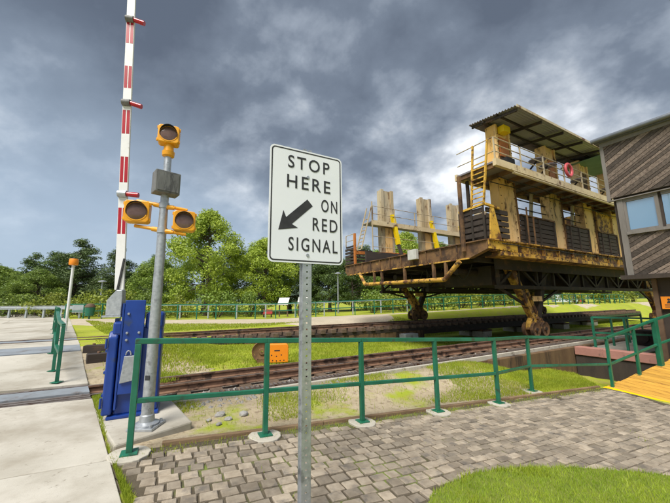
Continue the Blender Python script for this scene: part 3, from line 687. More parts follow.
near_strips = [(0.02, 0.055, 'dark_steel', -.03), (0.06, 0.12, 'rail_head', -.004), (0.125, 0.17, 'dark_steel', -.03), (0.175, 0.24, 'rail_head', -.004), (0.245, 0.29, 'dark_steel', -.03),
               (0.295, 0.36, 'rail_head', -.006), (0.365, 0.43, 'dark_steel', -.03), (0.44, 0.86, 'plate_steel', .004), (0.865, 0.93, 'dark_steel', -.03), (0.935, 1.0, 'rail_head', -.004), (1.005, 1.05, 'dark_steel', -.03)]
crossing('track_crossing', 0, near_strips, 'nearer steel rail crossing with slots let into the concrete path')
far_strips = [(4.30, 4.36, 'dark_steel', -.03), (4.37, 5.36, 'plate_steel', .004), (5.37, 5.43, 'dark_steel', -.03)]
crossing('track_crossing', 0, far_strips, 'pale blue-grey steel plate let into the concrete path between the two tracks')
crossing('track_crossing', 0, [(6.76, 6.88, 'dark_steel', -.02), (7.05, 7.65, 'plate_steel', -.008), (7.86, 7.94, 'dark_steel', -.02)], 'farthest rail crossing in the concrete path, with dark joints')

# ------------------------------------------------------------------ near railing (round the paved corner and up the ramp)
def tubular(m, p, q, w=0.052, h=0.052): return m.bar(p, q, w, h)
rail_h = 1.12
posts = [st2xy(s, 0) for s in posts_s]
posts[6] = (6.39, 7.57); posts[5] = (4.09, 6.85)
pz = [gp(x, y) for x, y in posts]; pz[5] -= 0.0; pz[6] = -0.40
nr = root('green_railing', (*posts[0], pz[0]), 0, 'green painted tubular railing along the edge of the paved area', 'railing')
def rel(p, b=posts[0], z=pz[0]): return (p[0]-b[0], p[1]-b[1], p[2]-z)
for (x, y), z in zip(posts, pz):
    i = posts.index((x, y))
    po = MB().bar(rel((x, y, z - .05)), rel((x, y, z + rail_h - .027)), 0.058, 0.058, up=(DX, DY, 0)).build('post', 'green_paint', nr, bevel=0.006)
    if i < 6:
        m = MB(); n = 22
        ft = [(x + 0.19*math.cos(2*math.pi*k/n)*random.Random(i*50+k).uniform(.95, 1.05), y + 0.19*math.sin(2*math.pi*k/n)) for k in range(n)]
        m.add([rel((a, b, gp(a, b) + 0.032)) for a, b in ft] + [rel((a, b, gp(a, b) - 0.08)) for a, b in ft], [tuple(range(n))] + [(k, k+n, (k+1) % n+n, (k+1) % n) for k in range(n)])
        m.build('footing', 'pale_concrete', nr, bevel=0.008)
    pl = MB(); c = math.cos(rzb); s_ = math.sin(rzb); q = 0.075
    pts = [(x + c*a*q - s_*b*q, y + s_*a*q + c*b*q) for a, b in ((-1,-1),(1,-1),(1,1),(-1,1))]
    zz_ = z + (0.033 if i < 6 else 0.0)
    pl.add([rel((a, b, zz_)) for a, b in pts] + [rel((a, b, zz_ + .012)) for a, b in pts], [(3,2,1,0),(4,5,6,7),(0,1,5,4),(1,2,6,5),(2,3,7,6),(3,0,4,7)])
    pl.build('base_plate', 'green_paint', nr)
for nm, hh, sz in (('top_rail', rail_h, 0.056), ('mid_rail', rail_h*0.47, 0.048)):
    for k in range(6):
        a = Vector((*posts[k], pz[k] + hh)); b = Vector((*posts[k+1], pz[k+1] + hh)); d = (b-a).normalized()
        if nm == 'mid_rail': a += d*0.03; b -= d*0.03
        elif k == 0: a -= d*0.03
        MB().bar(rel(a), rel(b), sz, sz).build(nm, 'green_paint', nr, bevel=0.006)

# ramp of orange-brown boards with its own railing
RP = [(6.39, 7.57, -0.40), (7.29, 7.82, -0.20), (8.02, 8.0, -0.02), (8.75, 8.2, 0.12)]
rr_ = root('green_railing', RP[0], 0, 'green railing climbing beside the orange-brown board ramp', 'railing')
for i, p in enumerate(RP):
    if i == 0: continue
    w_ = 0.10 if i == 2 else 0.058
    MB().bar(rel(p, RP[0], RP[0][2]), rel((p[0], p[1], p[2] + rail_h - .03 + (0.05 if i == 2 else 0)), RP[0], RP[0][2]), w_, w_, up=(.97, .24, 0)).build('post', 'green_paint', rr_, bevel=0.006)
    MB().box(p[0]-RP[0][0]-.07, p[0]-RP[0][0]+.07, p[1]-RP[0][1]-.07, p[1]-RP[0][1]+.07, p[2]-RP[0][2]+.012, p[2]-RP[0][2]+.026).build('base_plate', 'green_paint', rr_)
for nm, hh, sz in (('top_rail', rail_h, 0.056), ('mid_rail', rail_h*0.47, 0.048)):
    for a, b in zip(RP[:-1], RP[1:]):
        a_ = Vector(a) + Vector((0, 0, hh)); b_ = Vector(b) + Vector((0, 0, hh)); d = (b_-a_).normalized()
        if a is RP[0]: a_ += d*0.035
        MB().bar(rel(a_, RP[0], RP[0][2]), rel(b_, RP[0], RP[0][2]), sz, sz).build(nm, 'green_paint', rr_, bevel=0.006)
ramp_dir = Vector((0.97, 0.243, 0.0)).normalized(); ramp_n = Vector((0.243, -0.97, 0))
rmp = root('board_ramp', (6.22, 7.60, -0.41), 0, 'ramp of orange-brown boards with a yellow painted lower edge', 'ramp')
slope = 0.225
for i in range(20):
    a = 0.10 + i*0.145; wv = 0.131; m = MB(); over = random.Random(i).uniform(-.015, .03)
    q = [ramp_dir*aa + ramp_n*bb + Vector((0, 0, aa*slope + dz)) for dz in (0.0, -0.045) for aa, bb in ((a, -0.02-over), (a+wv, -0.02-over), (a+wv, 3.1), (a, 3.1))]
    m.add(q, [(0, 3, 2, 1), (4, 5, 6, 7), (0, 1, 5, 4), (1, 2, 6, 5), (2, 3, 7, 6), (3, 0, 4, 7)]); m.build('board', 'deck_board', rmp, bevel=0.006)
m = MB(); q = [ramp_dir*aa + ramp_n*bb + Vector((0, 0, aa*slope + dz)) for dz in (0.01, -0.06) for aa, bb in ((0, -0.04), (0.094, -0.04), (0.094, 3.1), (0, 3.1))]
m.add(q, [(0, 3, 2, 1), (4, 5, 6, 7), (0, 1, 5, 4), (1, 2, 6, 5), (2, 3, 7, 6), (3, 0, 4, 7)]); m.build('nosing', 'nosing_yellow', rmp, bevel=0.006)
for bb in (0.1, 1.5, 2.9):
    MB().bar(ramp_dir*.1 + ramp_n*bb + Vector((0, 0, -.08)), ramp_dir*3 + ramp_n*bb + Vector((0, 0, 3*slope-.16)), .06, .14).build('joist', 'brown_timber', rmp)

# ------------------------------------------------------------------ tracks
def railway(name, rails, z, u0, u1, sl0, sl1, label, groupless=True):
    p = root(name, (*uv2xy(0, 0), 0), ANG, label, 'track')
    for v in rails:
        o = MB()
        prof = [(-.06, 0), (.06, 0), (.06, .018), (.012, .035), (.012, .10), (.034, .112), (.034, .14), (-.034, .14), (-.034, .112), (-.012, .10), (-.012, .035), (-.06, .018)]
        o.prism([(v + a, z - .14 + b) for a, b in prof], 'x', u0, u1); rl = o.build('rail', 'rail_steel', p)
        MB().box(u0, u1, v-.022, v+.022, z, z+.004).build('running_surface', 'rail_head', rl)
    me = MB().box(-.11, .11, sl0, sl1, z-.30, z-.142).mesh('sleeper', 'sleeper_timber')
    u = u0 + .3
    k = 0
    while u < u1 and k < 120:
        s = link('sleeper', me, p); s.location = (u, random.uniform(-.02, .02), random.uniform(-.01, .01)); u += .55; k += 1
    return p
near_tr = railway('railway_track', (0.40, 1.10), 0.17, -10.7, 22, -0.38, 1.42, 'rusty nearer railway track running under the near leg of the carriage')
# track bed with a pale concrete kerb on the camera side
bed = root('track_bed', (*uv2xy(0, 0), 0), ANG, 'dark ballast bed of the nearer track with a concrete retaining wall', 'track bed')
MB().box(-10.6, 24, -0.52, 1.5, -1.3, -0.02).build('ballast', 'ballast', bed)
MB().box(-9.3, 24, -0.60, -0.53, 0.0, 0.125).build('kerb', 'pale_concrete', bed, bevel=0.01)
MB().box(-9.3, 24, -0.62, -0.531, -1.35, -0.001).build('kerb_wall', 'old_timber', bed)
MB().box(-1.4, 24, -0.78, -0.622, -1.35, 0.04).build('retaining_wall', 'old_timber', bed, bevel=0.02)
MB().box(-10.6, 24, 1.51, 1.62, -1.3, 0.05).build('kerb', 'old_timber', bed)
# rack of teeth beside the near rail
rk = MB(); u = -8.2
while u < 8: rk.box(u, u+.045, -0.22, -0.06, 0.0, 0.075); u += .09
kind(rk.build('tooth_strip', 'rail_head', near_tr), 'stuff')
# loose ballast stones
bs = MB(); rd = random.Random(21)
for k in range(2600):
    u = rd.uniform(-10.5, 9); v = rd.choice((rd.uniform(-.5, .3), rd.uniform(.5, 1.0), rd.uniform(1.2, 1.5))); r = rd.uniform(.015, .045)
    o_ = [(u + r*rd.uniform(.6, 1.2)*a, v + r*rd.uniform(.6, 1.2)*b, -0.02 + r*c) for a, b, c in ((-1,-1,0),(1,-1,0),(1,1,0),(-1,1,0),(rd.uniform(-.5,.5), rd.uniform(-.5,.5), rd.uniform(.7,1.3)))]
    bs.add(o_, [(0,1,4),(1,2,4),(2,3,4),(3,0,4)])
kind(bs.build('ballast_stones', 'stone', bed), 'stuff')
far_tr = railway('railway_track', (6.95, 7.75), 0.47, -14, 34, 6.5, 8.2, 'dark rusty farther railway track on timber wall and pillars')
ft = root('trestle', (*uv2xy(0, 0), 0), ANG, 'timber wall, dark beams and concrete pillars carrying the farther track', 'trestle')
MB().box(-14, 34, 6.55, 8.15, 0.02, 0.165).build('deck', 'dark_steel', ft)
u = -12.0; kk = 0
vb = random.Random(2)
while u < 3.4:
    wv = vb.uniform(.22, .3); MB().box(u, u+wv-.012, 6.56 + vb.uniform(-.02, .02), 6.70, -1.1, 0.018).build('plank', 'old_timber', ft); u += wv
for v in (6.75, 7.75): MB().box(3.4, 34, v-.13, v+.13, -0.20, 0.018).build('beam', 'dark_steel', ft)
for u in (8.6, 13.4, 18.2, 23):
    for v in (6.75, 7.75): MB().box(u-.42, u+.42, v-.46, v+.34, -1.3, -0.305).build('pillar', 'pale_concrete', ft, bevel=0.02); MB().box(u-.44, u+.44, v-.48, v+.36, -0.304, -0.202).build('pillar_cap', 'rust_plate', ft)
MB().box(1.7, 2.6, 6.05, 6.5, -0.5, -0.06).build('junction_box', 'plate_steel', ft, bevel=0.02)
# pink retaining wall towards the cabin and a pale landing behind it
pw = root('pit_wall', (*uv2xy(0, 0), 0), ANG, 'low pink concrete wall edging the dark pit beside the cabin', 'wall')
MB().box(2.97, 3.62, -4.6, -0.82, -1.4, -0.19).build('wall', 'cabin_dark', pw)  # dark colour here paints in the shade below the coping
MB().box(2.93, 3.28, -4.6, -0.82, -0.188, 0.07).build('coping', 'pink_concrete', pw, bevel=0.015)
ap = kind(MB().box(3.3, 9.5, -2.3, -0.84, -.3, -0.03).build('apron', 'pale_concrete'), 'structure'); ap.location = (*uv2xy(0, 0), 0); ap.rotation_euler = (0, 0, ANG)
# rail of green posts behind the pit
br = root('green_railing', (*uv2xy(3.5, -1.2), -0.03), ANG, 'small green railing behind the pink wall, in front of the cabin base', 'railing')
seq = [(0.0, 0.0), (0.25, -0.75), (0.5, -1.5), (0.75, -2.2)]
for i, (a, b) in enumerate(seq): MB().bar((a, b, 0), (a, b, 1.05), .06, .06).build('post', 'green_paint', br)
for hh in (1.05, .55): MB().bar((*seq[0], hh), (*seq[-1], hh), .055, .055).build('top_rail' if hh > 1 else 'mid_rail', 'green_paint', br)
MB().bar((0, 0, 1.05), (4.5, 0.1, 1.05), .055, .055).build('top_rail', 'green_paint', br)
for a in (1.5, 3.0, 4.5): MB().bar((a, .1*a/4.5, 0), (a, .1*a/4.5, 1.03), .055, .055).build('post', 'green_paint', br)
dm = root('winch_box', (*uv2xy(6.2, -1.7), -0.05), ANG, 'small black winch box on the apron left of the cabin', 'machinery')
MB().box(-.35, .35, -.25, .25, 0, .55).build('housing', 'dark_steel', dm, bevel=.03); MB().tube((-.36, 0, .3), (-.42, 0, .3), .18, .18, 16).build('wheel', 'dark_steel', dm)

# ------------------------------------------------------------------ the marine railway carriage
CB = root('marine_carriage', (*C0, 0), ANG, 'huge rusty yellow boat-lifting railway carriage with roofed upper walkway', 'carriage')
LEN = 21.0
def cb(name, material, mb, parent=None, **k): return mb.build(name, material, parent or CB, **k)
# end beam facing left, chamfered at the near corner
eb = cb('end_beam', 'rust_plate', MB().prism([(0.0, 3.30), (0.72, 3.06), (8.70, 3.06), (8.95, 3.22), (8.95, 3.58), (0.0, 3.58)], 'x', 0.0, 0.22))
cb('flange', 'rust_plate', MB().box(-0.06, 0.28, 0.0, 8.95, 3.582, 3.62), eb)
cb('flange', 'yellow_worn', MB().box(-0.05, 0.0, 0.72, 8.7, 3.03, 3.075), eb)
for v in np.arange(1.2, 8.6, 0.75): cb('stiffener', 'rust_plate', MB().box(-0.045, -0.001, v-.02, v+.02, 3.08, 3.578), eb)
# near fascia in yellow
nb_ = cb('side_beam', 'yellow_worn', MB().box(0.24, LEN, -0.02, 0.16, 3.24, 3.578))
cb('flange', 'yellow_worn', MB().box(0.02, LEN, -0.12, 0.30, 3.58, 3.625), nb_)
cb('flange', 'yellow_worn', MB().box(0.62, LEN, -0.10, 0.55, 3.10, 3.235), nb_)
cb('corner_plate', 'yellow_rust', MB().prism([(0.0, 3.30), (0.0, 3.578), (1.6, 3.578), (1.6, 3.26)], 'y', -0.05, -0.022), nb_)
for u in np.arange(2.2, 20, 1.1): cb('stiffener', 'yellow_worn', MB().box(u-.02, u+.02, -.08, -.021, 3.24, 3.578), nb_)
cb('side_beam', 'dark_steel', MB().box(0.24, LEN, 8.5, 8.7, 3.1, 3.578))
cb('deck', 'dark_steel', MB().box(0.3, LEN, 0.35, 8.4, 3.40, 3.46))  # plate added across the open middle too, to keep the underside dark
# trusses, cross beams and underside clutter
for v in (0.85, 4.3, 7.75):
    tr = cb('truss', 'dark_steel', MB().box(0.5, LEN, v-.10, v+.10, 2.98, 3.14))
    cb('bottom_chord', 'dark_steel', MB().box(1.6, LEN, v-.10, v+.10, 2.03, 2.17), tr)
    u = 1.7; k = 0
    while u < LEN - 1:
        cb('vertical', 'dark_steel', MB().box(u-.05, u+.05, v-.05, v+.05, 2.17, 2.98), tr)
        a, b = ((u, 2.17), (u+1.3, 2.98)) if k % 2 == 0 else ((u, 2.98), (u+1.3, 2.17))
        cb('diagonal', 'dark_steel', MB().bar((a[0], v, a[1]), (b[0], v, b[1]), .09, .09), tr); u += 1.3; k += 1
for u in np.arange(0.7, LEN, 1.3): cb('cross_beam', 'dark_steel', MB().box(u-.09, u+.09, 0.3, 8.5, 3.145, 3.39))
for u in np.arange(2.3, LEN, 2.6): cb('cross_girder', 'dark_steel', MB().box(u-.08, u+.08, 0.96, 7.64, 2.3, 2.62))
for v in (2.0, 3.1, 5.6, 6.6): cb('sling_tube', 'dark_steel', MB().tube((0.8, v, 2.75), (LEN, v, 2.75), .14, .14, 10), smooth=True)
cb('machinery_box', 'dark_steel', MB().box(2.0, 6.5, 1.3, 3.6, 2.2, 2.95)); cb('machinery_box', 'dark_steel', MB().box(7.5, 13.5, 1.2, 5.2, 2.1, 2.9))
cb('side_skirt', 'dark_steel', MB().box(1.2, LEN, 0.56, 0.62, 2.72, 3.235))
# hanging pipe bar on the end
pp = cb('hanging_bar', 'yellow_worn', MB().path([(-.10, 7.35, 3.05), (-.12, 6.85, 2.45), (-.12, 1.75, 2.38), (-.10, 1.05, 2.98)], 0.085, 12), smooth=True)
for v in (6.2, 5.6, 4.0, 2.35, 1.75): cb('hanger', 'rust_plate', MB().box(-.05, .05, v-.05, v+.05, 2.45, 3.06), pp)
cb('junction_box', 'junction_white', MB().box(-.22, -.07, 3.05, 3.55, 3.30, 3.72), eb, bevel=.015)
# columns
def column(us, v0, v1, z1, m_, recess_side):
    ua, ub = us; c = cb('column', m_, MB().box(ua, ub, (v0+.10 if recess_side < 0 else v0), (v1 if recess_side < 0 else v1-.10), 3.47, z1))
    for a, b in ((ua, ua+.16), (ub-.16, ub)):
        cb('flange', m_, MB().box(a-.02, b+.02, (v0-.02 if recess_side < 0 else v1-.10), (v0+.10 if recess_side < 0 else v1+.02), 3.47, z1+.03), c)
    return c
NU = [(1.30, 2.25), (4.75, 5.65), (7.75, 8.65), (10.75, 11.65), (13.75, 14.65), (16.75, 17.65)]
FU = [(1.85, 2.75), (5.05, 5.95), (7.85, 8.75), (10.9, 11.8), (13.9, 14.8), (16.9, 17.8)]
for i, us in enumerate(NU):
    c = cb('column', 'cream_rust', MB().prism([(us[0]-.02, 3.63), (us[1]+.16, 3.63), (us[1], 6.0), (us[1], 6.3), (us[1]-.06, 8.2), (us[0]+.04, 8.2), (us[0]+.02, 6.3)], 'y', 0.24, 0.60))
    for a, b in ((us[0], us[0]+.10), (us[1]-.10, us[1])): cb('flange', 'cream_rust', MB().bar(((a+b)/2, .205, 6.24), ((a+b)/2 + (.02 if a == us[0] else -.04), .205, 8.18), .10, .07, up=(0, 1, 0)), c)
    cb('cover_plate', 'rust_plate' if i != 1 else 'orange_paint', MB().box(us[0]+.24, us[1]-.2, .20, .238, 6.7, 7.6), c)
for us in FU: column(us, 7.80, 8.20, 8.18, 'grey_rust', -1)
for us in FU:
    um = (us[0]+us[1])/2 + .18
    q = cb('slanted_prop', 'dark_steel', MB().bar((um+.45, 7.15, 3.6), (um+.25, 7.45, 4.85), .17, .17)); cb('yellow_pad', 'pad_yellow', MB().bar((um+.25, 7.45, 4.85), (um+.02, 7.62, 6.65), .22, .20), q)
    cb('lower_casing', 'cream_rust', MB().box(us[0]+.2, us[1]-.2, 7.74, 7.79, 3.6, 5.85))
# near upper walkway
wk = cb('upper_walkway', 'cream_beam', MB().box(0.0, LEN-3, -0.55, -0.43, 5.98, 6.22))
cb('floor', 'sheet_metal', MB().box(0.02, LEN-3, -0.43, 1.0, 6.10, 6.16), wk); cb('inner_beam', 'cream_beam', MB().box(0.02, LEN-3, 1.0, 1.1, 5.98, 6.22), wk)
for u in np.arange(0.1, LEN-3, 0.9): cb('bearer', 'rust_plate', MB().box(u-.04, u+.04, -.428, .999, 5.95, 6.098), wk)
for u in np.arange(0.02, LEN-3, 1.5): cb('rail_post', 'grey_rust', MB().box(u-.02, u+.02, -.53, -.49, 6.222, 6.97), wk)
for z in (6.48, 6.72, 6.97): cb('rail', 'grey_rust', MB().tube((0.02, -.51, z), (LEN-3, -.51, z), .018, .018, 6), wk)
for z in (6.48, 6.97): cb('rail', 'grey_rust', MB().tube((0.02, -.51, z), (0.02, .95, z), .018, .018, 6), wk)
for z in (4.25, 4.72, 5.15, 5.5): cb('side_rail', 'dark_steel', MB().tube((2.3, .42, z), (LEN-3, .42, z), .022, .022, 6))
for u in (3.2, 6.6, 9.7): cb('diagonal_brace', 'grey_rust', MB().bar((u+.45, .5, 4.6), (u+.75, .5, 5.97), .10, .10))
# pipes, cables and bolts
cb('pipe', 'cream_beam', MB().tube((1.0, -.50, 5.93), (LEN-4, -.50, 5.93), .045, .045, 8), smooth=True)
for k, (z, v) in enumerate(((5.85, -.2), (5.78, .1), (3.50, -.14))): cb('cable', 'black_rubber', MB().path([(u, v, z - .05*abs(math.sin(u*1.05 + k))) for u in np.arange(.6, 17, .6)], .016, 6))
for us in NU[:4]:
    cb('downpipe', 'rust_plate', MB().tube((us[1]+.10, .20, 3.7), (us[1]-.02, .20, 6.0), .03, .03, 8)); bolts_ = MB()
    for z in np.arange(3.9, 8.1, .3):
        for a in (us[0]+.07, us[1]-.07): bolts_.lathe([(.0, -.022), (.018, -.02), (.022, 0)], (a + .02, .238 if z < 6.2 else .17, z), 6, 'y')
    kind(cb('bolts', 'rust_plate', bolts_), 'stuff')
bolts_ = MB()
for u in np.arange(.3, 18, .22):
    for z in (3.30, 3.53): bolts_.lathe([(.0, -.018), (.016, -.016), (.02, 0)], (u, -.021 if u > 1.6 else -.051, z), 6, 'y')
for v in np.arange(.9, 8.6, .25):
    for z in (3.14, 3.53): bolts_.lathe([(.0, -.018), (.016, -.016), (.02, 0)], (-.001, v, z), 6, 'x')
kind(cb('bolts', 'rust_plate', bolts_), 'stuff')
for v, u in ((1.6, 1.3), (2.9, 1.1), (4.4, 1.5), (5.9, 1.2)): cb('hanging_cable', 'black_rubber', MB().path([(u, v + .9*t, 3.0 - .55*math.sin(math.pi*t)) for t in np.linspace(0, 1, 9)], .02, 6))
# roof
rf = MB(); n = 34; va, vb_ = -0.90, 0.95; za, zb = 8.16, 8.40; ra = []; u0, u1 = 0.88, 15.0
for i in range(n+1):
    t = i/n; z = za + (zb-za)*t + 0.026*(1 if (i % 2) else -1); ra.append((va + (vb_-va)*t, z))
vv = [(u0, a, z) for a, z in ra] + [(u1, a, z) for a, z in ra] + [(u0, a, z+.012) for a, z in ra] + [(u1, a, z+.012) for a, z in ra]; k = n+1
ff = [(i, i+1, k+i+1, k+i) for i in range(n)] + [(2*k+i, 3*k+i, 3*k+i+1, 2*k+i+1) for i in range(n)] + [(i, 2*k+i, 2*k+i+1, i+1) for i in range(n)] + [(k+i, k+i+1, 3*k+i+1, 3*k+i) for i in range(n)] + [(0, k, 3*k, 2*k), (n, 2*k+n, 3*k+n, k+n)]
roof = cb('roof', 'sheet_metal', MB().add(vv, ff))
for i, u in enumerate(np.arange(1.0, 15, 1.55)): cb('rafter', 'dark_steel', MB().bar((u, va+.05, za-.09), (u, vb_-.05, zb-.09), .06, .10), roof)
for v in (-.15, .38): cb('purlin', 'dark_steel', MB().bar((u0, v, 8.24), (u1, v, 8.24), .06, .06), roof)
cb('fascia', 'grey_rust', MB().bar((u0, va-.015, za), (u1, va-.015, za), .02, .09), roof)
cb('green_sheet', 'green_sheet', MB().box(7.6, 10.3, -.72, .9, 8.02, 8.035), roof)
# lamps and life ring on the walkway
for u, z in ((3.35, 7.05), (4.1, 6.98), (6.65, 6.85), (9.4, 6.9)):
    l_ = cb('lamp', 'sheet_metal', MB().lathe([(0.02, .10), (.06, .09), (.30, .0), (.30, -.03), (.02, -.03)], (u, -.15, z), 16)); cb('bracket', 'dark_steel', MB().bar((u, -.15, z-.03), (u, .22, z-.35), .05, .05), l_)
lr = MB(); Rr, rr2 = 0.25, 0.065
for i in range(24):
    a = 2*math.pi*i/24
    for j in range(10):
        b = 2*math.pi*j/10; q = Rr + rr2*math.cos(b); lr.v.append((4.75 + q*math.cos(a), -.60 + rr2*.8*math.sin(b), 6.75 + q*math.sin(a)))
lr.f = [(i*10+j, ((i+1) % 24)*10+j, ((i+1) % 24)*10+(j+1) % 10, i*10+(j+1) % 10) for i in range(24) for j in range(10)]
ring = lr.build('life_ring', 'ring_red', None, smooth=True); ring.location = (*C0, 0); ring.rotation_euler = (0, 0, ANG); tag(ring, 'red life ring hanging on the upper walkway railing', 'life ring')
cb('winch', 'black_rubber', MB().box(1.55, 2.05, -.02, .2, 6.5, 6.85)); cb('yellow_bracket', 'pad_yellow', MB().box(1.5, 1.9, -.05, .2, 7.85, 8.1))
cb('hazard_panel', 'orange_paint', MB().box(1.5, 2.05, .16, .199, 6.95, 7.7))
# corner cage of dark fender boards, ladder, posts
cg = root('corner_cage', (0, 0, 0)); cg.parent = CB
for nm in ('category', 'label'): pass
fr = cb('cage_frame', 'yellow_rust', MB().bar((-.02, -.03, 4.80), (-.02, .98, 4.74), .10, .07))
bpy.data.objects.remove(cg)
cb('frame_bar', 'yellow_rust', MB().bar((-.02, -.03, 4.80), (.75, -.03, 4.74), .09, .07), fr)
cb('gusset', 'yellow_rust', MB().prism([(0.10, 3.63), (0.72, 3.63), (0.42, 4.76), (0.24, 4.76)], 'y', -0.06, -0.025), fr)
for i in range(5):
    z = 3.72 + i*.21
    cb('fender_board', 'fender_board', MB().box(-.02, .05, .05, .93, z, z+.15), fr); cb('fender_board', 'fender_board', MB().box(.10, 1.28, -.01, .05, z, z+.15), fr)
for v in (.03, .48, .95): cb('cage_post', 'dark_steel', MB().box(-.055, -.021, v-.03, v+.03, 3.63, 4.78), fr)
for (ua, ub) in [(2.30, 4.72), (5.70, 7.72), (8.70, 10.72), (11.70, 13.72), (14.70, 16.72)]:
    for i in range(6): z = 3.64 + i*.185; cb('fender_board', 'fender_board', MB().box(ua, ub, .12, .20, z, z+.155))
    cb('fender_cap', 'rust_plate', MB().box(ua, ub, .10, .22, 4.745, 4.80))
    for u in (ua+.25, (ua+ub)/2, ub-.1): cb('fender_post', 'dark_steel', MB().box(u-.04, u+.04, .08, .118, 3.63, 4.72))
cb('corner_post', 'rust_plate', MB().box(-.14, -.06, .78, .90, 3.3, 6.05)); cb('corner_post', 'dark_steel', MB().box(.30, .38, .78, .88, 3.6, 5.95))
for u, z in ((2.35, 5.0), (2.75, 4.65)): cb('thin_post', 'rust_plate', MB().box(u-.02, u+.02, -.10, -.06, 3.63, z))
ld = cb('ladder', 'yellow_rust', MB().bar((-.05, .44, 4.8), (.02, .26, 7.0), .07, .05))
cb('stringer', 'yellow_rust', MB().bar((-.05, -.02, 4.8), (.02, -.30, 7.0), .07, .05), ld)
for i in range(9):
    t = i/8*.62 + .04; cb('rung', 'yellow_rust', MB().bar((-.05+.07*t, .44-.18*t, 4.8+2.2*t), (-.05+.07*t, -.02-.28*t, 4.8+2.2*t), .035, .035), ld)
cb('cage_back', 'fender_board', MB().box(.98, 1.04, .1, 1.1, 3.63, 4.72), fr); cb('cage_back', 'fender_board', MB().box(.06, .97, 1.04, 1.10, 3.63, 4.72), fr)
# far walkway, ladder and rails
fw_ = cb('far_walkway', 'cream_beam', MB().box(0.9, LEN-3, 7.45, 7.55, 5.85, 6.12)); cb('floor', 'sheet_metal', MB().box(.9, LEN-3, 7.55, 8.5, 6.02, 6.08), fw_)
for u in np.arange(0.95, LEN-3, 1.6): cb('rail_post', 'grey_rust', MB().box(u-.02, u+.02, 7.46, 7.50, 6.12, 6.95), fw_)
for z in (6.5, 6.95): cb('rail', 'grey_rust', MB().tube((.95, 7.48, z), (LEN-3, 7.48, z), .018, .018, 6), fw_)
for z in (4.6, 5.2): cb('rail', 'grey_rust', MB().tube((.95, 7.48, z), (LEN-3, 7.48, z), .018, .018, 6), fw_)
cb('corner_post', 'orange_paint', MB().box(-.02, .08, 7.9, 8.02, 3.6, 5.35)); cb('orange_rail', 'orange_paint', MB().bar((.1, 8.0, 4.27), (3.2, 7.4, 4.27), .10, .16))
l2 = cb('ladder', 'grey_rust', MB().bar((.15, 7.95, 4.4), (.85, 7.9, 6.9), .06, .05)); cb('stringer', 'grey_rust', MB().bar((.15, 7.5, 4.4), (.85, 7.45, 6.9), .06, .05), l2)
for i in range(9): t = i/8*.7; cb('rung', 'grey_rust', MB().bar((.15+.7*t, 7.95-.05*t, 4.4+2.5*t), (.15+.7*t, 7.5-.05*t, 4.4+2.5*t), .035, .035), l2)
cb('rail_post', 'grey_rust', MB().box(.88, .93, 7.45, 7.5, 4.4, 7.2)); 
c2 = cb('cage_frame', 'dark_steel', MB().box(.02, .10, 8.05, 8.9, 4.62, 4.70))
for i in range(5): z = 3.68 + i*.19; cb('fender_board', 'fender_board', MB().box(.0, .07, 8.05, 8.95, z, z+.13), c2); cb('fender_board', 'fender_board', MB().box(.08, 1.7, 8.6, 8.66, z, z+.13), c2)
for v in (8.1, 8.9): cb('rail_post', 'grey_rust', MB().box(.02, .06, v-.02, v+.02, 4.70, 5.35), c2)
for z in (5.0, 5.35): cb('rail', 'grey_rust', MB().tube((.04, 8.1, z), (.04, 8.9, z), .018, .018, 6), c2)
cb('inner_wall', 'fender_board', MB().box(.25, LEN-1, 7.2, 7.32, 3.47, 4.25)); cb('inner_wall', 'fender_board', MB().box(2.4, LEN-1, 1.15, 1.3, 3.47, 4.5))
cb('hopper', 'yellow_worn', MB().box(9.2, 14, .3, 3.0, 4.9, 5.9)); cb('machinery', 'dark_steel', MB().box(9.0, 19, 1.4, 6.5, 3.47, 4.9))
# legs with bogies
def leg(uc, v, zr, m_):
    lg = cb('leg', m_, MB().bar((uc-1.55, v, 3.0), (uc-.18, v, zr+.75), .30, .30, w2=.22, h2=.22, up=(0, 1, 0)))
    cb('strut', 'dark_steel', MB().bar((uc+.95, v, 2.9), (uc+.18, v, zr+.75), .34, .26, w2=.24, h2=.22, up=(0, 1, 0)), lg)
    cb('strut', m_, MB().bar((uc-.55, v, 2.1), (uc+.1, v, zr+.85), .16, .16), lg)
    cb('brace', 'dark_steel', MB().bar((uc-2.2, v, 2.08), (uc-.6, v, zr+1.25), .08, .08), lg); cb('brace', 'dark_steel', MB().bar((uc+2.2, v, 2.08), (uc+.5, v, zr+1.3), .08, .08), lg)
    cb('tie_plate', 'cream_rust', MB().box(uc-.3, uc+.35, v-.19, v-.165, zr+1.38, zr+1.58), lg)
    bg_ = cb('bogie', m_, MB().prism([(uc-.55, zr+.28), (uc-.5, zr+.55), (uc-.22, zr+.85), (uc+.22, zr+.85), (uc+.5, zr+.55), (uc+.55, zr+.28), (uc+.2, zr+.2), (uc-.2, zr+.2)], 'y', v-.10, v+.10), bevel=.02)
    for du in (-.33, .33):
        cb('wheel', 'rust_plate', MB().lathe([(0.03, -.06), (.08, -.05), (.09, -.02), (.21, -.02), (.27, -.055), (.28, -.055), (.28, .055), (.03, .055)], (uc+du, v-.165, zr+.28), 20, 'y'), bg_, smooth=True)
        cb('wheel', 'rust_plate', MB().lathe([(0.03, -.055), (.28, -.055), (.28, .055), (.03, .055)], (uc+du, v+.165, zr+.28), 20, 'y'), bg_, smooth=True)
        cb('axle', 'dark_steel', MB().tube((uc+du, v-.25, zr+.28), (uc+du, v+.25, zr+.28), .07, .07, 10), bg_)
    for z, r in ((zr+.55, .09), (zr+.7, .06)): cb('pin', 'rust_plate', MB().tube((uc, v-.17, z), (uc, v+.17, z), r, r, 12), bg_)
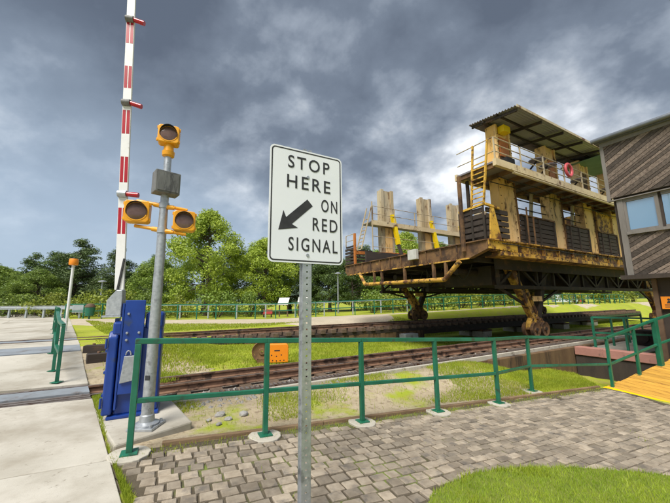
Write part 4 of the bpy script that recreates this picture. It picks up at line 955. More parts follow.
leg(4.05, 0.95, 0.175, 'yellow_worn'); leg(4.28, 7.75, 0.475, 'yellow_worn'); leg(17.5, 0.95, 0.175, 'yellow_worn'); leg(17.5, 7.75, 0.475, 'yellow_worn')

# ------------------------------------------------------------------ wood-clad control cabin
UK, VK = 2.43, -2.45
K = uv2xy(UK, VK)
cab = root('control_cabin', (*K, 0), ANG, 'control cabin clad in diagonal weathered boards on a dark base', 'cabin')
# local: x along tracks (0..4.2), y = across (0 = far corner, negative towards the camera)
CL, CD = 4.2, -4.2
cb_ = lambda name, m_, mb, parent=None, **k: mb.build(name, m_, parent or cab, **k)
core = cb_('core_wall', 'cabin_dark', MB().box(0.10, CL, CD, -.08, 2.30, 6.30))
cb_('floor', 'cabin_dark', MB().box(0.0, CL, CD, 0.0, 2.18, 2.298))
cb_('base', 'cabin_dark', MB().box(0.35, CL-.2, CD+.2, -.60, -.4, 2.178)); 
for i in range(6): cb_('base_post', 'brown_timber', MB().box(.28, .345, -.66-i*.7, -.56-i*.7, -.4, 2.176))
roofm = cb_('roof', 'gutter_metal', MB().prism([(.12, 6.42), (CD-.2, 6.30), (CD-.2, 6.36), (.12, 6.50)], 'x', -.12, CL+.1))
cb_('gutter', 'gutter_metal', MB().tube((-.16, .16, 6.50), (-.16, CD-.2, 6.40), .07, .07, 12), roofm, smooth=True)
cb_('flashing', 'cabin_trim', MB().box(-.02, .08, CD, .02, 6.28, 6.42), roofm)
def clip(poly, x0, x1, y0, y1):
    def half(pl, f, ins):
        out = []
        for i in range(len(pl)):
            a, b = pl[i], pl[(i+1) % len(pl)]; ia, ib = ins(a), ins(b)
            if ia: out.append(a)
            if ia != ib: out.append(f(a, b))
        return out
    def fx(c): return lambda a, b: (c, a[1] + (b[1]-a[1])*(c-a[0])/(b[0]-a[0]))
    def fy(c): return lambda a, b: (a[0] + (b[0]-a[0])*(c-a[1])/(b[1]-a[1]), c)
    for f, ins in ((fx(x0), lambda p: p[0] >= x0), (fx(x1), lambda p: p[0] <= x1), (fy(y0), lambda p: p[1] >= y0), (fy(y1), lambda p: p[1] <= y1)):
        if len(poly) < 3: return []
        poly = half(poly, f, ins)
    return poly
def cladding(name, y0, y1, z0, z1, xf, th, bw):
    pan = cb_(name, 'cabin_trim', MB().box(xf+.022, xf+.05, y0, y1, z0, z1))
    d = Vector((-math.cos(th), math.sin(th))); nn = Vector((math.sin(th), math.cos(th)))     # rises towards the camera (-y)
    cs = [(y0, z0), (y1, z0), (y1, z1), (y0, z1)]; ts = [Vector(c).dot(nn) for c in cs]; t = min(ts)
    i = 0
    while t < max(ts):
        w_ = bw*random.uniform(.62, 1.35); a = [d*s + nn*tt for s, tt in ((-9, t+.006), (9, t+.006), (9, t+w_-.006), (-9, t+w_-.006))]
        pl = clip([(p.x, p.y) for p in a], y0, y1, z0, z1)
        if len(pl) >= 3:
            off = random.uniform(0, .014); ob = MB().prism(pl, 'x', xf - off, xf + .0215).build('board', 'weathered_board', pan)
            # grain follows the board: keep object axes along the board
            M = Matrix.Rotation(th, 4, 'X'); ob.data.transform(M); ob.rotation_euler = (-th, 0, 0)
        t += w_; i += 1
    return pan
random.seed(5)
cladding('upper_cladding', CD, -.06, 4.62, 6.28, 0.0, R(31), .105)
cladding('lower_cladding', CD, -.30, 2.30, 3.46, 0.06, R(31), .105)
cb_('corner_board', 'cabin_trim', MB().box(-.02, .09, -.059, .03, 4.56, 6.279)); cb_('bottom_trim', 'cabin_trim', MB().box(-.015, .09, CD, .03, 4.53, 4.558))
cb_('corner_board', 'cabin_trim', MB().box(.03, .099, -.299, -.16, 2.2, 4.529)); cb_('sill', 'cabin_trim', MB().box(-.0, .099, CD, -.30, 3.462, 3.54))
wy = -.36
for i in range(5):
    a, b = wy - i*.745, wy - i*.745 - .60
    wd = cb_('window', 'cabin_trim', MB().box(.05, .099, b-.075, b, 3.541, 4.528))
    cb_('frame', 'cabin_trim', MB().box(.045, .099, b, a, 4.44, 4.528), wd); cb_('frame', 'cabin_trim', MB().box(.05, .099, a, a+.06, 3.541, 4.528), wd) if i == 0 else None
    cb_('frame', 'cabin_trim', MB().box(.045, .099, b, a, 3.541, 3.60), wd); cb_('pane', 'window_glass', MB().box(.085, .098, b, a, 3.601, 4.439), wd)
sg = root('warning_sign', (K[0], K[1], 0), ANG, 'orange warning notice with small black pictogram on the dark cabin base', 'sign')
MB().box(.262, .275, -1.15, -.70, 1.35, 1.68).build('plate', 'sign_orange', sg)
MB().lathe([(.001, -.003), (.03, -.003), (.03, 0)], (.2615, -.85, 1.60), 12, 'x').build('pictogram', 'ink_black', sg); MB().prism([(-.90, 1.50), (-.80, 1.50), (-.83, 1.565), (-.87, 1.565)], 'x', .2585, .2615).build('pictogram', 'ink_black', sg)
for i in range(3): MB().box(.2595, .2615, -1.1, -.76, 1.455 - i*.035, 1.47 - i*.035).build('text_line', 'ink_black', sg)

# ------------------------------------------------------------------ stop sign on its U-channel post
SX, SY = -0.215, 2.38; SRZ = math.atan2(0.30, 0.55)
sz0 = gp(SX, SY)
ss_ = root('road_sign', (SX, SY, sz0), SRZ, 'white road sign reading STOP HERE ON RED SIGNAL on a galvanised post', 'sign')
b0, b1 = 1.935 - sz0, 2.855 - sz0; hw = 0.315
def rrect(hx, z0, z1, r, n=6):
    o = []
    for cx_, cz_, a0 in ((hx-r, z0+r, -90), (hx-r, z1-r, 0), (-hx+r, z1-r, 90), (-hx+r, z0+r, 180)):
        for k in range(n+1): a = R(a0 + 90*k/n); o.append((cx_ + r*math.cos(a), cz_ + r*math.sin(a)))
    return o
plate = MB().prism(rrect(hw, b0, b1, .04), 'y', -.004, 0.0).build('plate', 'sign_white', ss_)
oa, ib = rrect(hw-.012, b0+.012, b1-.012, .032), rrect(hw-.022, b0+.022, b1-.022, .024); n = len(oa); bo = MB()
bo.add([(x, -.0052, z) for x, z in oa] + [(x, -.0052, z) for x, z in ib], [(i, (i+1) % n, (i+1) % n+n, i+n) for i in range(n)]); bo.build('border', 'ink_black', plate)
def word(t_, fx, fz, wf, hcap):
    o = text_part('lettering', t_, hcap/0.70, (0, 0, 0), plate, 'ink_black', bold=0.001)
    xs_ = [v.co.x for v in o.data.vertices]; ys_ = [v.co.y for v in o.data.vertices]; cx_ = (min(xs_)+max(xs_))/2; cy_ = (min(ys_)+max(ys_))/2
    for v in o.data.vertices: v.co.x -= cx_; v.co.y -= cy_
    o.scale.x = wf*2*hw/(max(xs_)-min(xs_)); o.scale.y = hcap/(max(ys_)-min(ys_)); o.location = (-hw + 2*hw*fx, -.0055, b1 - (b1-b0)*fz)
word('STOP', .52, .125, .58, .105); word('HERE', .52, .302, .60, .105); word('ON', .805, .478, .235, .105); word('RED', .745, .655, .355, .105); word('SIGNAL', .585, .842, .67, .105)
def sp_(fx, fz): return Vector((-hw + 2*hw*fx, 0, b1 - (b1-b0)*fz))
tip, tail = sp_(.12, .735), sp_(.53, .47); d = (tail-tip).normalized(); nn = Vector((-d.z, 0, d.x)); L_ = (tail-tip).length
am = MB(); pts = [tip, tip + d*.135 + nn*.088, tip + d*.115 + nn*.034, tail + nn*.034, tail - nn*.034, tip + d*.115 - nn*.034, tip + d*.135 - nn*.088]
am.add([(p.x, -.0056, p.z) for p in pts], [(0, 2, 3, 4, 5), (0, 1, 2), (0, 5, 6)]); am.build('arrow', 'ink_black', plate)
pm = MB()       # U-channel with punched holes
zt = b1 + .02
pm.box(-.032, -.007, .002, .006, -.05, zt); pm.box(.007, .032, .002, .006, -.05, zt)
z = -.05
while z < zt - .05: pm.box(-.007, .007, .002, .006, z, z + .036); z += .048
pm.box(-.036, -.032, .002, .034, -.05, zt); pm.box(.032, .036, .002, .034, -.05, zt); pm.box(-.050, -.036, .030, .034, -.05, zt); pm.box(.036, .050, .030, .034, -.05, zt)
po = pm.build('post', 'galvanised', ss_)
for fz in (.24, .93): 
    MB().lathe([(.001, -.006), (.012, -.006), (.014, 0)], (0, -.004, b1 - (b1-b0)*fz), 10, 'y').build('bolt', 'galvanised', plate)

# ------------------------------------------------------------------ crossing signal pole
SPX, SPY = -2.27, 3.98; spz = 0.178
sg_ = root('signal_post', (SPX, SPY, spz), 0, 'galvanised pole with three yellow-cased signal lamps and a grey box', 'signal')
MB().tube((0, 0, .03), (0.0, 0, 1.2), .068, .062, 20).build('pole', 'galvanised', sg_, smooth=True); MB().tube((0, 0, 1.2), (0, 0, 3.48), .062, .045, 20).build('pole', 'galvanised', sg_, smooth=True)
MB().lathe([(.0, .03), (.13, .03), (.135, .05), (.085, .07), (.078, .14), (.066, .15)], (0, 0, 0), 20).build('pole_base', 'galvanised', sg_, smooth=True)
MB().box(-.15, .15, -.15, .15, .001, .03).build('base_plate', 'galvanised', sg_, bevel=.004)
for a, b in ((-.11, -.11), (.11, -.11), (.11, .11), (-.11, .11)): MB().tube((a, b, .03), (a, b, .06), .016, .016, 6).build('anchor_bolt', 'galvanised', sg_)
def lamp_head(x, y, z, rz, sc=1.0, tiltx=0.0):
    h = MB(); r = .145*sc; h.prism([(-r, -r*.82), (-r*.82, -r), (r*.82, -r), (r, -r*.82), (r, r*.82), (r*.82, r), (-r*.82, r), (-r, r*.82)], 'y', -.05, .09)
    o = h.build('lamp_case', 'signal_yellow', sg_, bevel=.012); o.location = (x, y, z); o.rotation_euler = (tiltx, 0, rz)
    MB().lathe([(r*.80, -.02), (r*.80, -.055), (r*.88, -.055), (r*.88, -.02)], (0, 0, 0), 28, 'y').build('rim', 'signal_yellow', o, smooth=True)
    MB().lathe([(.0, -.066), (r*.35, -.064), (r*.68, -.057), (r*.80, -.0505)], (0, 0, 0), 28, 'y').build('lens', 'lens_dark', o, smooth=True)
    v = MB(); n = 20                                  # visor: upper half hood
    for ri, d_ in ((r*.84, -.055), (r*.84, -.101)):
        for k in range(n+1):
            a = math.pi*(-.12 + 1.24*k/n); dd = d_ if d_ > -.1 else -.055 - .055*max(.15, math.sin(max(0, min(math.pi, a))))
            v.v.append((ri*math.cos(a), dd, ri*math.sin(a)))
    v.f = [(k, k+1, n+2+k, n+1+k) for k in range(n)]
    vo = v.build('visor', 'black_rubber', o); mo = vo.modifiers.new('thick', 'SOLIDIFY'); mo.thickness = .004
    for a, b in ((-1, .7), (-1, -.7), (1, .7), (1, -.7)): MB().box(a*r-.012, a*r+.012, -.03, .0, b*r-.018, b*r+.018).build('hinge', 'signal_yellow', o)
    return o
lamp_head(0.005, -.03, 3.73, R(22), .90, R(-4)); MB().tube((0, 0, 3.46), (0, 0, 3.62), .068, .058, 16).build('lamp_collar', 'signal_yellow', sg_, smooth=True); MB().lathe([(.045, 3.42), (.075, 3.44), (.08, 3.50), (.045, 3.52)], n=16).build('lamp_collar', 'signal_yellow', sg_, smooth=True)
lamp_head(-.31, -.06, 2.64, R(20), 1.0); lamp_head(.27, .03, 2.53, R(24), .92)
for (x0, z0, x1, z1) in ((-.03, 2.74, -.34, 2.80), (-.03, 2.41, -.34, 2.46), (.03, 2.72, .30, 2.68), (.03, 2.39, .30, 2.35)):
    MB().path([(x0, 0, z0), ((x0+x1)/2, -.02, (z0+z1)/2), (x1, .03 if x1 > 0 else -.04, z1)], .022, 10).build('arm', 'signal_yellow', sg_, smooth=True)
    MB().tube((x0*1.2, 0, z0), (x0*4.4, -.005, z0 + (z1-z0)*.3), .034, .03, 12).build('arm_clamp', 'signal_yellow', sg_, smooth=True)
for z in (2.74, 2.40): MB().tube((0, 0, z-.035), (0, 0, z+.035), .062, .062, 16).build('clamp', 'galvanised', sg_, smooth=True)
gb = MB().box(-.15, .15, -.10, .09, -.15, .15).build('control_box', 'grey_weathered', sg_, bevel=.01); gb.location = (.02, -.03, 3.03); gb.rotation_euler = (0, 0, R(44))
MB().box(-.125, .125, -.108, -.1005, -.125, .125).build('box_door', 'grey_weathered', gb)
MB().box(-.20, .0, -.0, .0, 0, 0) if False else None
MB().box(-.026, .030, -.069, -.064, .545, .60).build('sticker', 'ink_black', sg_, bevel=.003)

# ------------------------------------------------------------------ barrier machine and raised arm
slab = [(-3.52, 4.72), (-2.32, 3.50), (-1.80, 4.15), (-2.62, 5.15)]
m = MB().add([(x, y, .178) for x, y in slab] + [(x, y, -.05) for x, y in slab], [(0, 1, 2, 3), (0, 4, 5, 1), (1, 5, 6, 2), (2, 6, 7, 3), (3, 7, 4, 0)])
kind(m.build('concrete_pad', 'concrete', bevel=.02), 'structure')
GX, GY = -2.92, 4.20
gm = root('barrier_machine', (GX, GY, 0.178), R(26), 'blue barrier machine with its red and white arm raised upright', 'barrier machine')
gb_ = lambda nm, m_, mb, parent=None, **k: mb.build(nm, m_, parent or gm, **k)
body = gb_('cabinet', 'blue_paint', MB().box(0.06, .56, .02, .46, 0.03, 1.14), bevel=.03, seg=3)
gb_('foot', 'blue_paint', MB().box(0.0, .58, -.03, .50, 0.0, .045), bevel=.012)
gb_('side_cover', 'blue_paint', MB().prism([(-.04, .06), (-.04, 1.02), (.02, 1.10), (.46, 1.10), (.46, .06)], 'x', -.055, .055), bevel=.025, seg=3)
for z in (.30, .58, .85): gb_('rib', 'blue_paint', MB().box(-.075, -.056, .0, .42, z-.015, z+.015))
for z in (.22, .95): gb_('hinge', 'blue_paint', MB().tube((-.065, -.045, z-.06), (-.065, -.045, z+.06), .014, .014, 8))
gb_('upright', 'blue_paint', MB().box(.10, .335, -.045, -.005, .30, 1.50), bevel=.006)
gb_('upright', 'blue_paint', MB().box(.075, .098, -.05, .14, .12, 1.46), bevel=.004)
gb_('rear_upright', 'blue_paint', MB().box(-.02, .03, .10, .22, .9, 1.26))
up2 = gb_('top_cover', 'blue_paint', MB().box(.34, .57, -.0, .40, 1.10, 1.34), bevel=.05, seg=3)
gb_('shoulder_cover', 'blue_paint', MB().box(-.02, .095, -.02, .20, 1.04, 1.22), bevel=.03)
for x in (.15, .285):
    for z in (1.07, .98, 1.32): 
        if z == 1.32 and x > .2: continue
        gb_('bolt', 'galvanised', MB().lathe([(.0, -.022), (.012, -.02), (.018, -.008), (.018, 0)], (x, -.045, z), 10, 'y'), smooth=True)
tg = gb_('lock_plate', 'galvanised', MB().prism([(.115, .44), (.30, .47), (.285, .78), (.145, .78)], 'y', -.075, -.05), bevel=.008)
sh = MB(); 
for k in range(9): a = math.pi*k/8; sh.v.append((0, 0, 0))
sh.v = []; sh.path([(.19 + .028*math.cos(math.pi*k/8), -.064, .78 + .055*math.sin(math.pi*k/8) + .01) for k in range(9)], .009, 8); gb_('shackle', 'galvanised', sh, tg)
# raised arm: white board with red stripes, grey root bracket
tl = -0.052
def amesh(x0, x1, z0, z1, y0, y1):
    return MB().add([(x0+tl*z0, y0, z0), (x1+tl*z0, y0, z0), (x1+tl*z0, y1, z0), (x0+tl*z0, y1, z0), (x0+tl*z1, y0, z1), (x1+tl*z1, y0, z1), (x1+tl*z1, y1, z1), (x0+tl*z1, y1, z1)],
                    [(0,3,2,1),(4,5,6,7),(0,1,5,4),(1,2,6,5),(2,3,7,6),(3,0,4,7)])
arm = amesh(-.058, .058, .12, 6.2, -.018, .018).build('barrier_arm', 'arm_white', gm, bevel=.006)
arm.matrix_local = (Matrix.Translation((GX, GY, 0.178)) @ Matrix.Rotation(R(26), 4, 'Z')).inverted() @ Matrix.Translation((-2.955, 4.28, 1.70)) @ Matrix.Rotation(R(10), 4, 'Z')
arm['label'] = 'raised white barrier arm with red stripes and red lamps'
for (za_, zb_) in ((.90, 1.28), (1.66, 2.05), (2.41, 2.79), (3.15, 3.52), (3.91, 4.28), (4.70, 5.08)):
    for a, b in ((-.050, -.007), (.007, .050)): amesh(a, b, za_, zb_, -.0195, -.0183).build('stripe', 'arm_red', arm)
for z in (1.48, 2.90, 4.32):
    MB().tube((tl*z-.055, -.03, z), (tl*z+.055, -.03, z), .05, .05, 14).build('lamp_clamp', 'grey_weathered' if z > 2 else 'galvanised', arm, smooth=True)
    MB().tube((tl*z+.05, -.03, z), (tl*z+.21, -.03, z-.045 if z > 2 else z-.01), .032, .036, 14).build('lamp', 'lamp_red', arm, smooth=True)
MB().prism([(-.13, -.22), (.06, -.22), (.06, .0), (.05, .12), (-.02, .12), (-.13, -.02)], 'y', -.05, .06).build('root_bracket', 'galvanised', arm, bevel=.01)
MB().box(-.16, .07, -.07, .08, -.245, -.221).build('bracket_foot', 'galvanised', arm)
MB().bar((-.02, -.03, .10), (.03, -.03, .55), .022, .02).build('tie_strap', 'ink_black', arm)

# ------------------------------------------------------------------ small things by the track
ob = root('cable_sheave', (-1.60, 8.85, 0.0), R(10), 'cable sheave with a bright orange rounded cover on the grass by the near track', 'machinery')
pts = [(-.29, 0.0)] + [(-.29 + .09 - .09*math.cos(R(90)*k/5), .40 + .09*math.sin(R(90)*k/5)) for k in range(6)] + [(.29 - .09 + .09*math.sin(R(90)*k/5), .40 + .09*math.cos(R(90)*k/5)) for k in range(6)] + [(.29, 0.0)]
oc = MB().prism(pts, 'y', -.09, .09).build('cover', 'sign_orange', ob, bevel=.02)
for x, z in ((-.13, .06), (-.03, .05), (.07, .055), (.17, .06), (-.03, .17), (-.16, .2), (.1, .2)): MB().lathe([(.0, -.0925), (.018, -.0925), (.018, -.089)], (x, 0, z), 10, 'y').build('slot', 'ink_black', oc)
MB().box(-.09, .06, -.0925, -.0895, .30, .335).build('slot', 'ink_black', oc)
MB().lathe([(.02, -.05), (.08, -.05), (.09, -.02), (.21, -.02), (.26, -.06), (.27, -.05), (.23, 0), (.27, .05), (.26, .06), (.02, .06)], (-.42, -.02, .30), 24, 'y').build('wheel', 'rust_plate', ob, smooth=True); MB().box(-.54, -.30, -.1, .1, 0, .12).build('stand', 'rust_plate', ob)
rd = random.Random(33)
def rock(x, y, r, lab):
    bm = bmesh.new(); bmesh.ops.create_icosphere(bm, subdivisions=2, radius=r)
    for v in bm.verts: v.co *= 1 + .35*noise.noise(v.co/r*1.3 + Vector((x*7, y*5, 1))); v.co.z *= .62; v.co.x *= 1.15
    me = bpy.data.meshes.new('rock'); bm.to_mesh(me); bm.free(); me.materials.append(MATS['stone'])
    o = link('rock', me); o.location = (x, y, H(x, y) + r*.28); o.rotation_euler = (0, 0, rd.uniform(0, 6)); tag(o, lab, 'stone', 'stones beside the concrete pad'); return o
rock(-1.62, 4.62, 0.062, 'large grey stone at the right corner of the concrete pad'); rock(-1.46, 4.48, 0.046, 'grey stone in the middle of the small stone pile')
rock(-1.30, 4.66, 0.065, 'pointed grey stone at the right end of the small stone pile'); rock(-1.52, 4.30, 0.037, 'small stone lying against the timber edging'); rock(-1.70, 4.42, 0.034, 'small stone touching the concrete pad')
for k in range(140):
    pass
ls = MB()
for k in range(420):
    x = rd.uniform(-2.7, 0.6); y = rd.uniform(4.6, 6.5); u, v = xy2uv(x, y)
    if not (-1.05 < v < -.68): continue
    r = rd.uniform(.012, .04); z = H(x, y)
    ls.add([(x + r*a*rd.uniform(.6, 1.2), y + r*b*rd.uniform(.6, 1.2), z + r*c) for a, b, c in ((-1,-1,0),(1,-1,0),(1,1,0),(-1,1,0),(0, 0, 1.0))], [(0,1,4),(1,2,4),(2,3,4),(3,0,4)])
o = ls.build('loose_stones', 'stone'); tag(o, 'loose pale stones along the kerb of the nearer track', 'stones'); kind(o, 'stuff')

for (u, v, a, l_, lab) in ((-9.9, 3.3, 12, 1.5, 'black timber balk lying in the dirt, nearest the blue barrier machine'), (-10.2, 4.1, -8, 1.3, 'black timber balk lying behind another one beside the path railing'), (-9.7, 4.7, 25, 1.1, 'short tilted black timber balk on the dirt between the tracks')):
    x, y = uv2xy(u, v); o = root('timber_balk', (x, y, H(x, y)), ANG + R(a), lab, 'timber', 'black timbers between the tracks')
    MB().box(-l_/2, l_/2, -.13, .13, -.03, .2).build('balk', 'fender_board', o, bevel=.012)
    for q in (-.35*l_, .35*l_): MB().tube((q, 0, .195), (q, 0, .24), .035, .035, 8).build('bolt', 'rail_steel', o)
# left side railings beyond each crossing
def side_railing(pts, label, broad=()):
    z0 = path_z(*pts[0]); o = root('green_railing', (*pts[0], z0), 0, label, 'railing')
    for i, p in enumerate(pts):
        z = path_z(*p); MB().bar((p[0]-pts[0][0], p[1]-pts[0][1], z-z0-.02), (p[0]-pts[0][0], p[1]-pts[0][1], z-z0+1.0), .11 if i in broad else .058, .058, up=(PD.x, PD.y, 0)).build('post', 'green_paint', o, bevel=.006)
        MB().box(p[0]-pts[0][0]-.07, p[0]-pts[0][0]+.07, p[1]-pts[0][1]-.07, p[1]-pts[0][1]+.07, z-z0+.001, z-z0+.014).build('base_plate', 'green_paint', o)
    for hh in (1.0, .5):
        for a, b in zip(pts[:-1], pts[1:]):
            MB().bar((a[0]-pts[0][0], a[1]-pts[0][1], path_z(*a)-z0+hh), (b[0]-pts[0][0], b[1]-pts[0][1], path_z(*b)-z0+hh), .06, .06).build('top_rail' if hh > .9 else 'mid_rail', 'green_paint', o, bevel=.006)
    return o
side_railing([(-5.02, 5.86), (-5.80, 6.65), (-7.05, 8.0)], 'green railing on the path edge just beyond the nearer crossing')
side_railing([(-9.45, 10.75), (-10.9, 12.3), (-12.8, 14.4)], 'green railing on the path edge beyond the farther crossing', (0,))

# far railing
fr_p = []
for i in range(44):
    x = -21 + 1.5*i if not fr_p or fr_p[-1][0] < 10 else fr_p[-1][0] + 1.32
    fr_p.append((x, fence_y(x)))
fr0 = fr_p[0]
ff_ = root('green_railing', (*fr0, 0), 0, 'long green railing on the far side of the tracks, in front of the trees', 'railing')
def fl(p, h): return (p[0]-fr0[0], p[1]-fr0[1], H(*p) + h)
for p in fr_p: MB().bar(fl(p, -.05), fl(p, 1.08), .07, .07).build('post', 'green_paint', ff_)
for hh in (1.10, .58):
    for a, b in zip(fr_p[:-1], fr_p[1:]): MB().bar(fl(a, hh), fl(b, hh), .07, .07).build('top_rail' if hh > 1 else 'mid_rail', 'green_paint', ff_)
pf = root('pale_railing', (-17, fence_y(-17)+1.2, 0), 0, 'pale steel railing behind the long green far railing', 'railing')
pp_ = [(-17 + 2.3*i, fence_y(-17 + 2.3*i) + 1.2) for i in range(11)]
def fl2(p, h): return (p[0]-pp_[0][0], p[1]-pp_[0][1], H(*p) + h)
for p in pp_: MB().bar(fl2(p, -.05), fl2(p, 1.02), .10, .10).build('post', 'guard_steel', pf)
for a, b in zip(pp_[:-1], pp_[1:]): MB().bar(fl2(a, 1.05), fl2(b, 1.05), .06, .06).build('top_rail', 'guard_steel', pf)

# far small things
def info_panel(x, y, lab, wd):
    z = H(x, y); o = root('information_panel', (x, y, z), R(-4), lab, 'panel', 'information panels beyond the far railing'); o.scale = (.8, .8, .78)
    MB().prism([(-.35, 1.25), (.45, 1.95), (.45, 2.02), (-.35, 1.32)], 'x', -wd, wd).build('panel', 'panel_pale', o)
    for a in (-wd+.12, wd-.12): MB().box(a-.06, a+.06, .0, .12, -.1, 1.55).build('leg', 'brown_timber', o)
info_panel(-4.35, 26.3, 'pale sloping information panel nearer the red bench', .55); info_panel(-2.75, 26.3, 'pale sloping information panel just left of the sign post', .50)
bn = root('red_bench', (-5.6, 26.0, H(-5.6, 26.0)), 0, 'small red bench beside the pale information panels', 'bench')
MB().box(-.6, .6, -.2, .2, .42, .48).build('seat', 'red_paint', bn); MB().box(-.6, .6, .2, .26, .5, 1.0).build('backrest', 'red_paint', bn)
for a in (-.5, .5): MB().box(a-.05, a+.05, -.18, .24, 0, .42).build('leg', 'dark_steel', bn)
def lamp_post(x, y, h, name, lab, m_='galvanised', head=True):
    z = H(x, y); o = root(name, (x, y, z), 0, lab, 'pole'); MB().tube((0, 0, -.1), (0, 0, h), .09, .06, 10).build('pole', m_, o, smooth=True)
    if head: MB().lathe([(.0, h+.18), (.12, h+.16), (.34, h+.05), (.34, h), (.0, h)], n=14).build('lamp_head', m_, o)
    return o
lamp_post(0.25, 29.0, 3.6, 'lamp_post', 'slim grey lamp post among the trees just right of the sign post')
lamp_post(-20.6, 27.5, 3.0, 'lamp_post', 'flat-topped grey lamp post directly left of the raised barrier arm')
lamp_post(-34.0, 36.0, 3.6, 'utility_pole', 'left one of two bare grey poles at the end of the path', 'pole_wood', False)
lamp_post(-31.8, 36.0, 3.7, 'utility_pole', 'right one of two bare grey poles at the end of the path', 'pole_wood', False)
wp = root('marker_pole', (-11.6, 13.65, H(-11.6, 13.65)), 0, 'slim white pole topped by an orange cap', 'pole')
MB().tube((0, 0, -.1), (-.0, 0, 3.0), .055, .055, 12).build('pole', 'arm_white', wp, smooth=True); MB().lathe([(.0, 2.96), (.16, 2.97), (.17, 3.0), (.17, 3.18), (.15, 3.24), (.0, 3.25)], n=16).build('cap', 'sign_orange', wp, smooth=True)
bi = root('litter_bin', (-18.4, 23.6, H(-18.4, 23.6)), 0, 'dark green litter bin at the left end of the far railing', 'bin')
MB().lathe([(.0, .35), (.36, .35), (.42, 1.2), (.40, 1.2), (.34, .4), (.0, .4)], n=16).build('drum', 'green_paint', bi, smooth=True); MB().lathe([(.0, 1.62), (.28, 1.55), (.44, 1.3), (.44, 1.21), (.0, 1.21)], n=16).build('lid', 'brown_timber', bi, smooth=True); MB().tube((0, 0, -.05), (0, 0, .36), .07, .07, 8).build('leg', 'green_paint', bi)
bi.scale = (.78, .78, .72); bn.scale = (.62, .62, .62)
gr = root('guard_rail', (-27, 26.0, H(-27, 26.0)), R(-9), 'pale blue-grey steel guard rail at the end of the path', 'guard rail')
MB().prism([(0.0, .72), (.04, .78), (.0, .84), (.04, .92), (.0, 1.0), (-.03, 1.0), (.01, .92), (-.03, .84), (.01, .78), (-.03, .72)], 'x', -2.0, 7.0).build('beam', 'guard_steel', gr)
for i in range(6): MB().box(-1.8+i*1.7, -1.65+i*1.7, .045, .16, -.1, 1.02).build('post', 'guard_steel', gr)
MB().box(6.2, 7.3, -.06, .06, .45, 1.05).build('end_plate', 'guard_steel', gr)
lw = root('low_wall', (-46, 33, H(-46, 33)), R(-3), 'low grey kerb wall at the far end of the path', 'wall')
MB().box(-8, 12, 0, .4, -.2, .55).build('wall', 'pillar_concrete', lw); MB().box(-8, 12, -.05, .45, .551, .66).build('coping', 'pole_wood', lw)
# cottage under the carriage
ct = root('cottage', (45, 61, H(45, 61)), R(-25), 'distant pale blue cottage with a red roof, seen under the carriage', 'house')
MB().box(-2.2, 2.2, -1.8, 1.8, -.3, 2.1).build('wall', 'house_wall', ct)
MB().prism([(-2.1, 2.08), (2.1, 2.08), (0, 3.4)], 'x', -2.5, 2.5).build('roof', 'house_roof', ct)
for x in (-1.3, .2): 
    w_ = MB().box(x, x+.8, -1.84, -1.801, .8, 1.6).build('window', 'arm_white', ct); MB().box(x+.08, x+.72, -1.856, -1.841, .88, 1.52).build('pane', 'window_glass', w_)
MB().box(1.3, 1.95, -1.85, -1.801, -.1, 1.7).build('door', 'red_paint', ct)

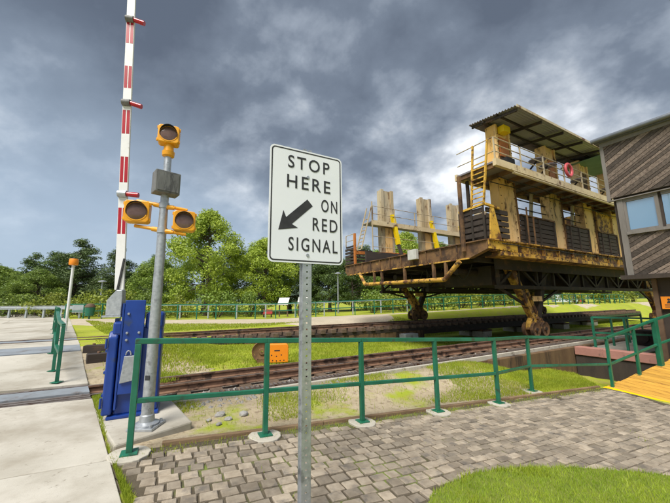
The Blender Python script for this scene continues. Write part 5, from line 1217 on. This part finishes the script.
# ------------------------------------------------------------------ grass
r0 = random.Random(8)
def patch(sc, thr, w_=.12):
    return lambda x, y: sstep(thr - w_, thr + w_, 0.5 + 0.5*noise.noise(Vector((x*sc, y*sc, 2.2))))
verge = [(-1.60, 2.70), (-1.45, 2.45), (-3.80, 5.12), (-3.72, 5.45), (-3.45, 4.80), (-2.35, 3.46)]
blades('verge_grass', scatter(verge, 20000, lambda x, y: H(x, y), 11), .025, .075, .012, 'grass_blade', 'narrow strip of bright grass and weeds beside the concrete path', seed=4)
def vpoly(us, v0, v1): return [uv2xy(us[0], v0), uv2xy(us[1], v0), uv2xy(us[1], v1), uv2xy(us[0], v1)]
def keep_verge(x, y):
    s, t = xy2st(x, y); u, v = xy2uv(x, y)
    if t > -.2 and s < 8.4: return 0
    if inpoly(x, y, slab): return 0
    if u > 1.3 and v > -4.0: return 0
    k = 0.03 + 0.97*patch(.9, .60, .08)(x, y)
    if x > 2.2: k = max(k, .85*sstep(2.0, 3.4, x))
    return k
blades('verge_grass', scatter([(-3.4, 4.9), (-1.7, 4.1), (6.2, 7.7), (7.2, 10.2), (4.3, 9.2), (-2.6, 5.3)], 42000, H, 12, keep_verge), .02, .075, .010, 'grass_blade', 'patchy yellow-green grass on the dirt verge behind the railing', seed=5)
blades('track_grass', scatter(vpoly((-9.5, 9), 1.75, 6.4), 60000, H, 13, lambda x, y: .25 + .75*patch(.5, .42)(x, y)), .03, .09, .022, 'grass_blade', 'bright green grass between the two railway tracks', seed=6)
blades('track_grass', scatter([(-3.9, 5.6), (-3.2, 6.4), (-2.6, 12.2), (-8.0, 10.6)], 16000, H, 23, lambda x, y: .1 + .9*patch(.8, .52)(x, y)), .03, .09, .02, 'grass_blade', 'patchy grass on the dirt beside the path railing, left of the barrier machine', seed=26)
blades('far_grass', scatter([(-17, 21.5), (-9.5, 13.2), (-3.5, 16.8), (-2, 18.2), (-14, 19.5)], 14000, H, 24), .04, .10, .035, 'grass_blade', 'bright grass between the farther track and the beige gravel walk', seed=27)
blades('far_grass', scatter([uv2xy(0, 8.4), uv2xy(30, 8.4), (34, 30), (4, 21)], 30000, H, 14), .04, .10, .04, 'grass_blade', 'bright grass beyond the farther track, under the carriage', seed=7)
jw = []
for k in range(5200):                            # weeds in the paving joints and along the edging
    s = r0.uniform(-.4, 9.2); t = r0.choice((r0.uniform(-.1, .12), r0.uniform(0, 3.5))); x, y = st2xy(s, t)
    if x < path_x(y) + .05 or inpoly(x, y, lawn_poly) or x > 6.1: continue
    if t > .12 and r0.random() > patch(1.1, .70, .08)(x, y): continue
    jw.append((x, y, gp(x, y) + .012))
blades('joint_weeds', jw, .015, .05, .007, 'grass_blade', 'small weeds growing in the paving joints and round the post footings', seed=8)
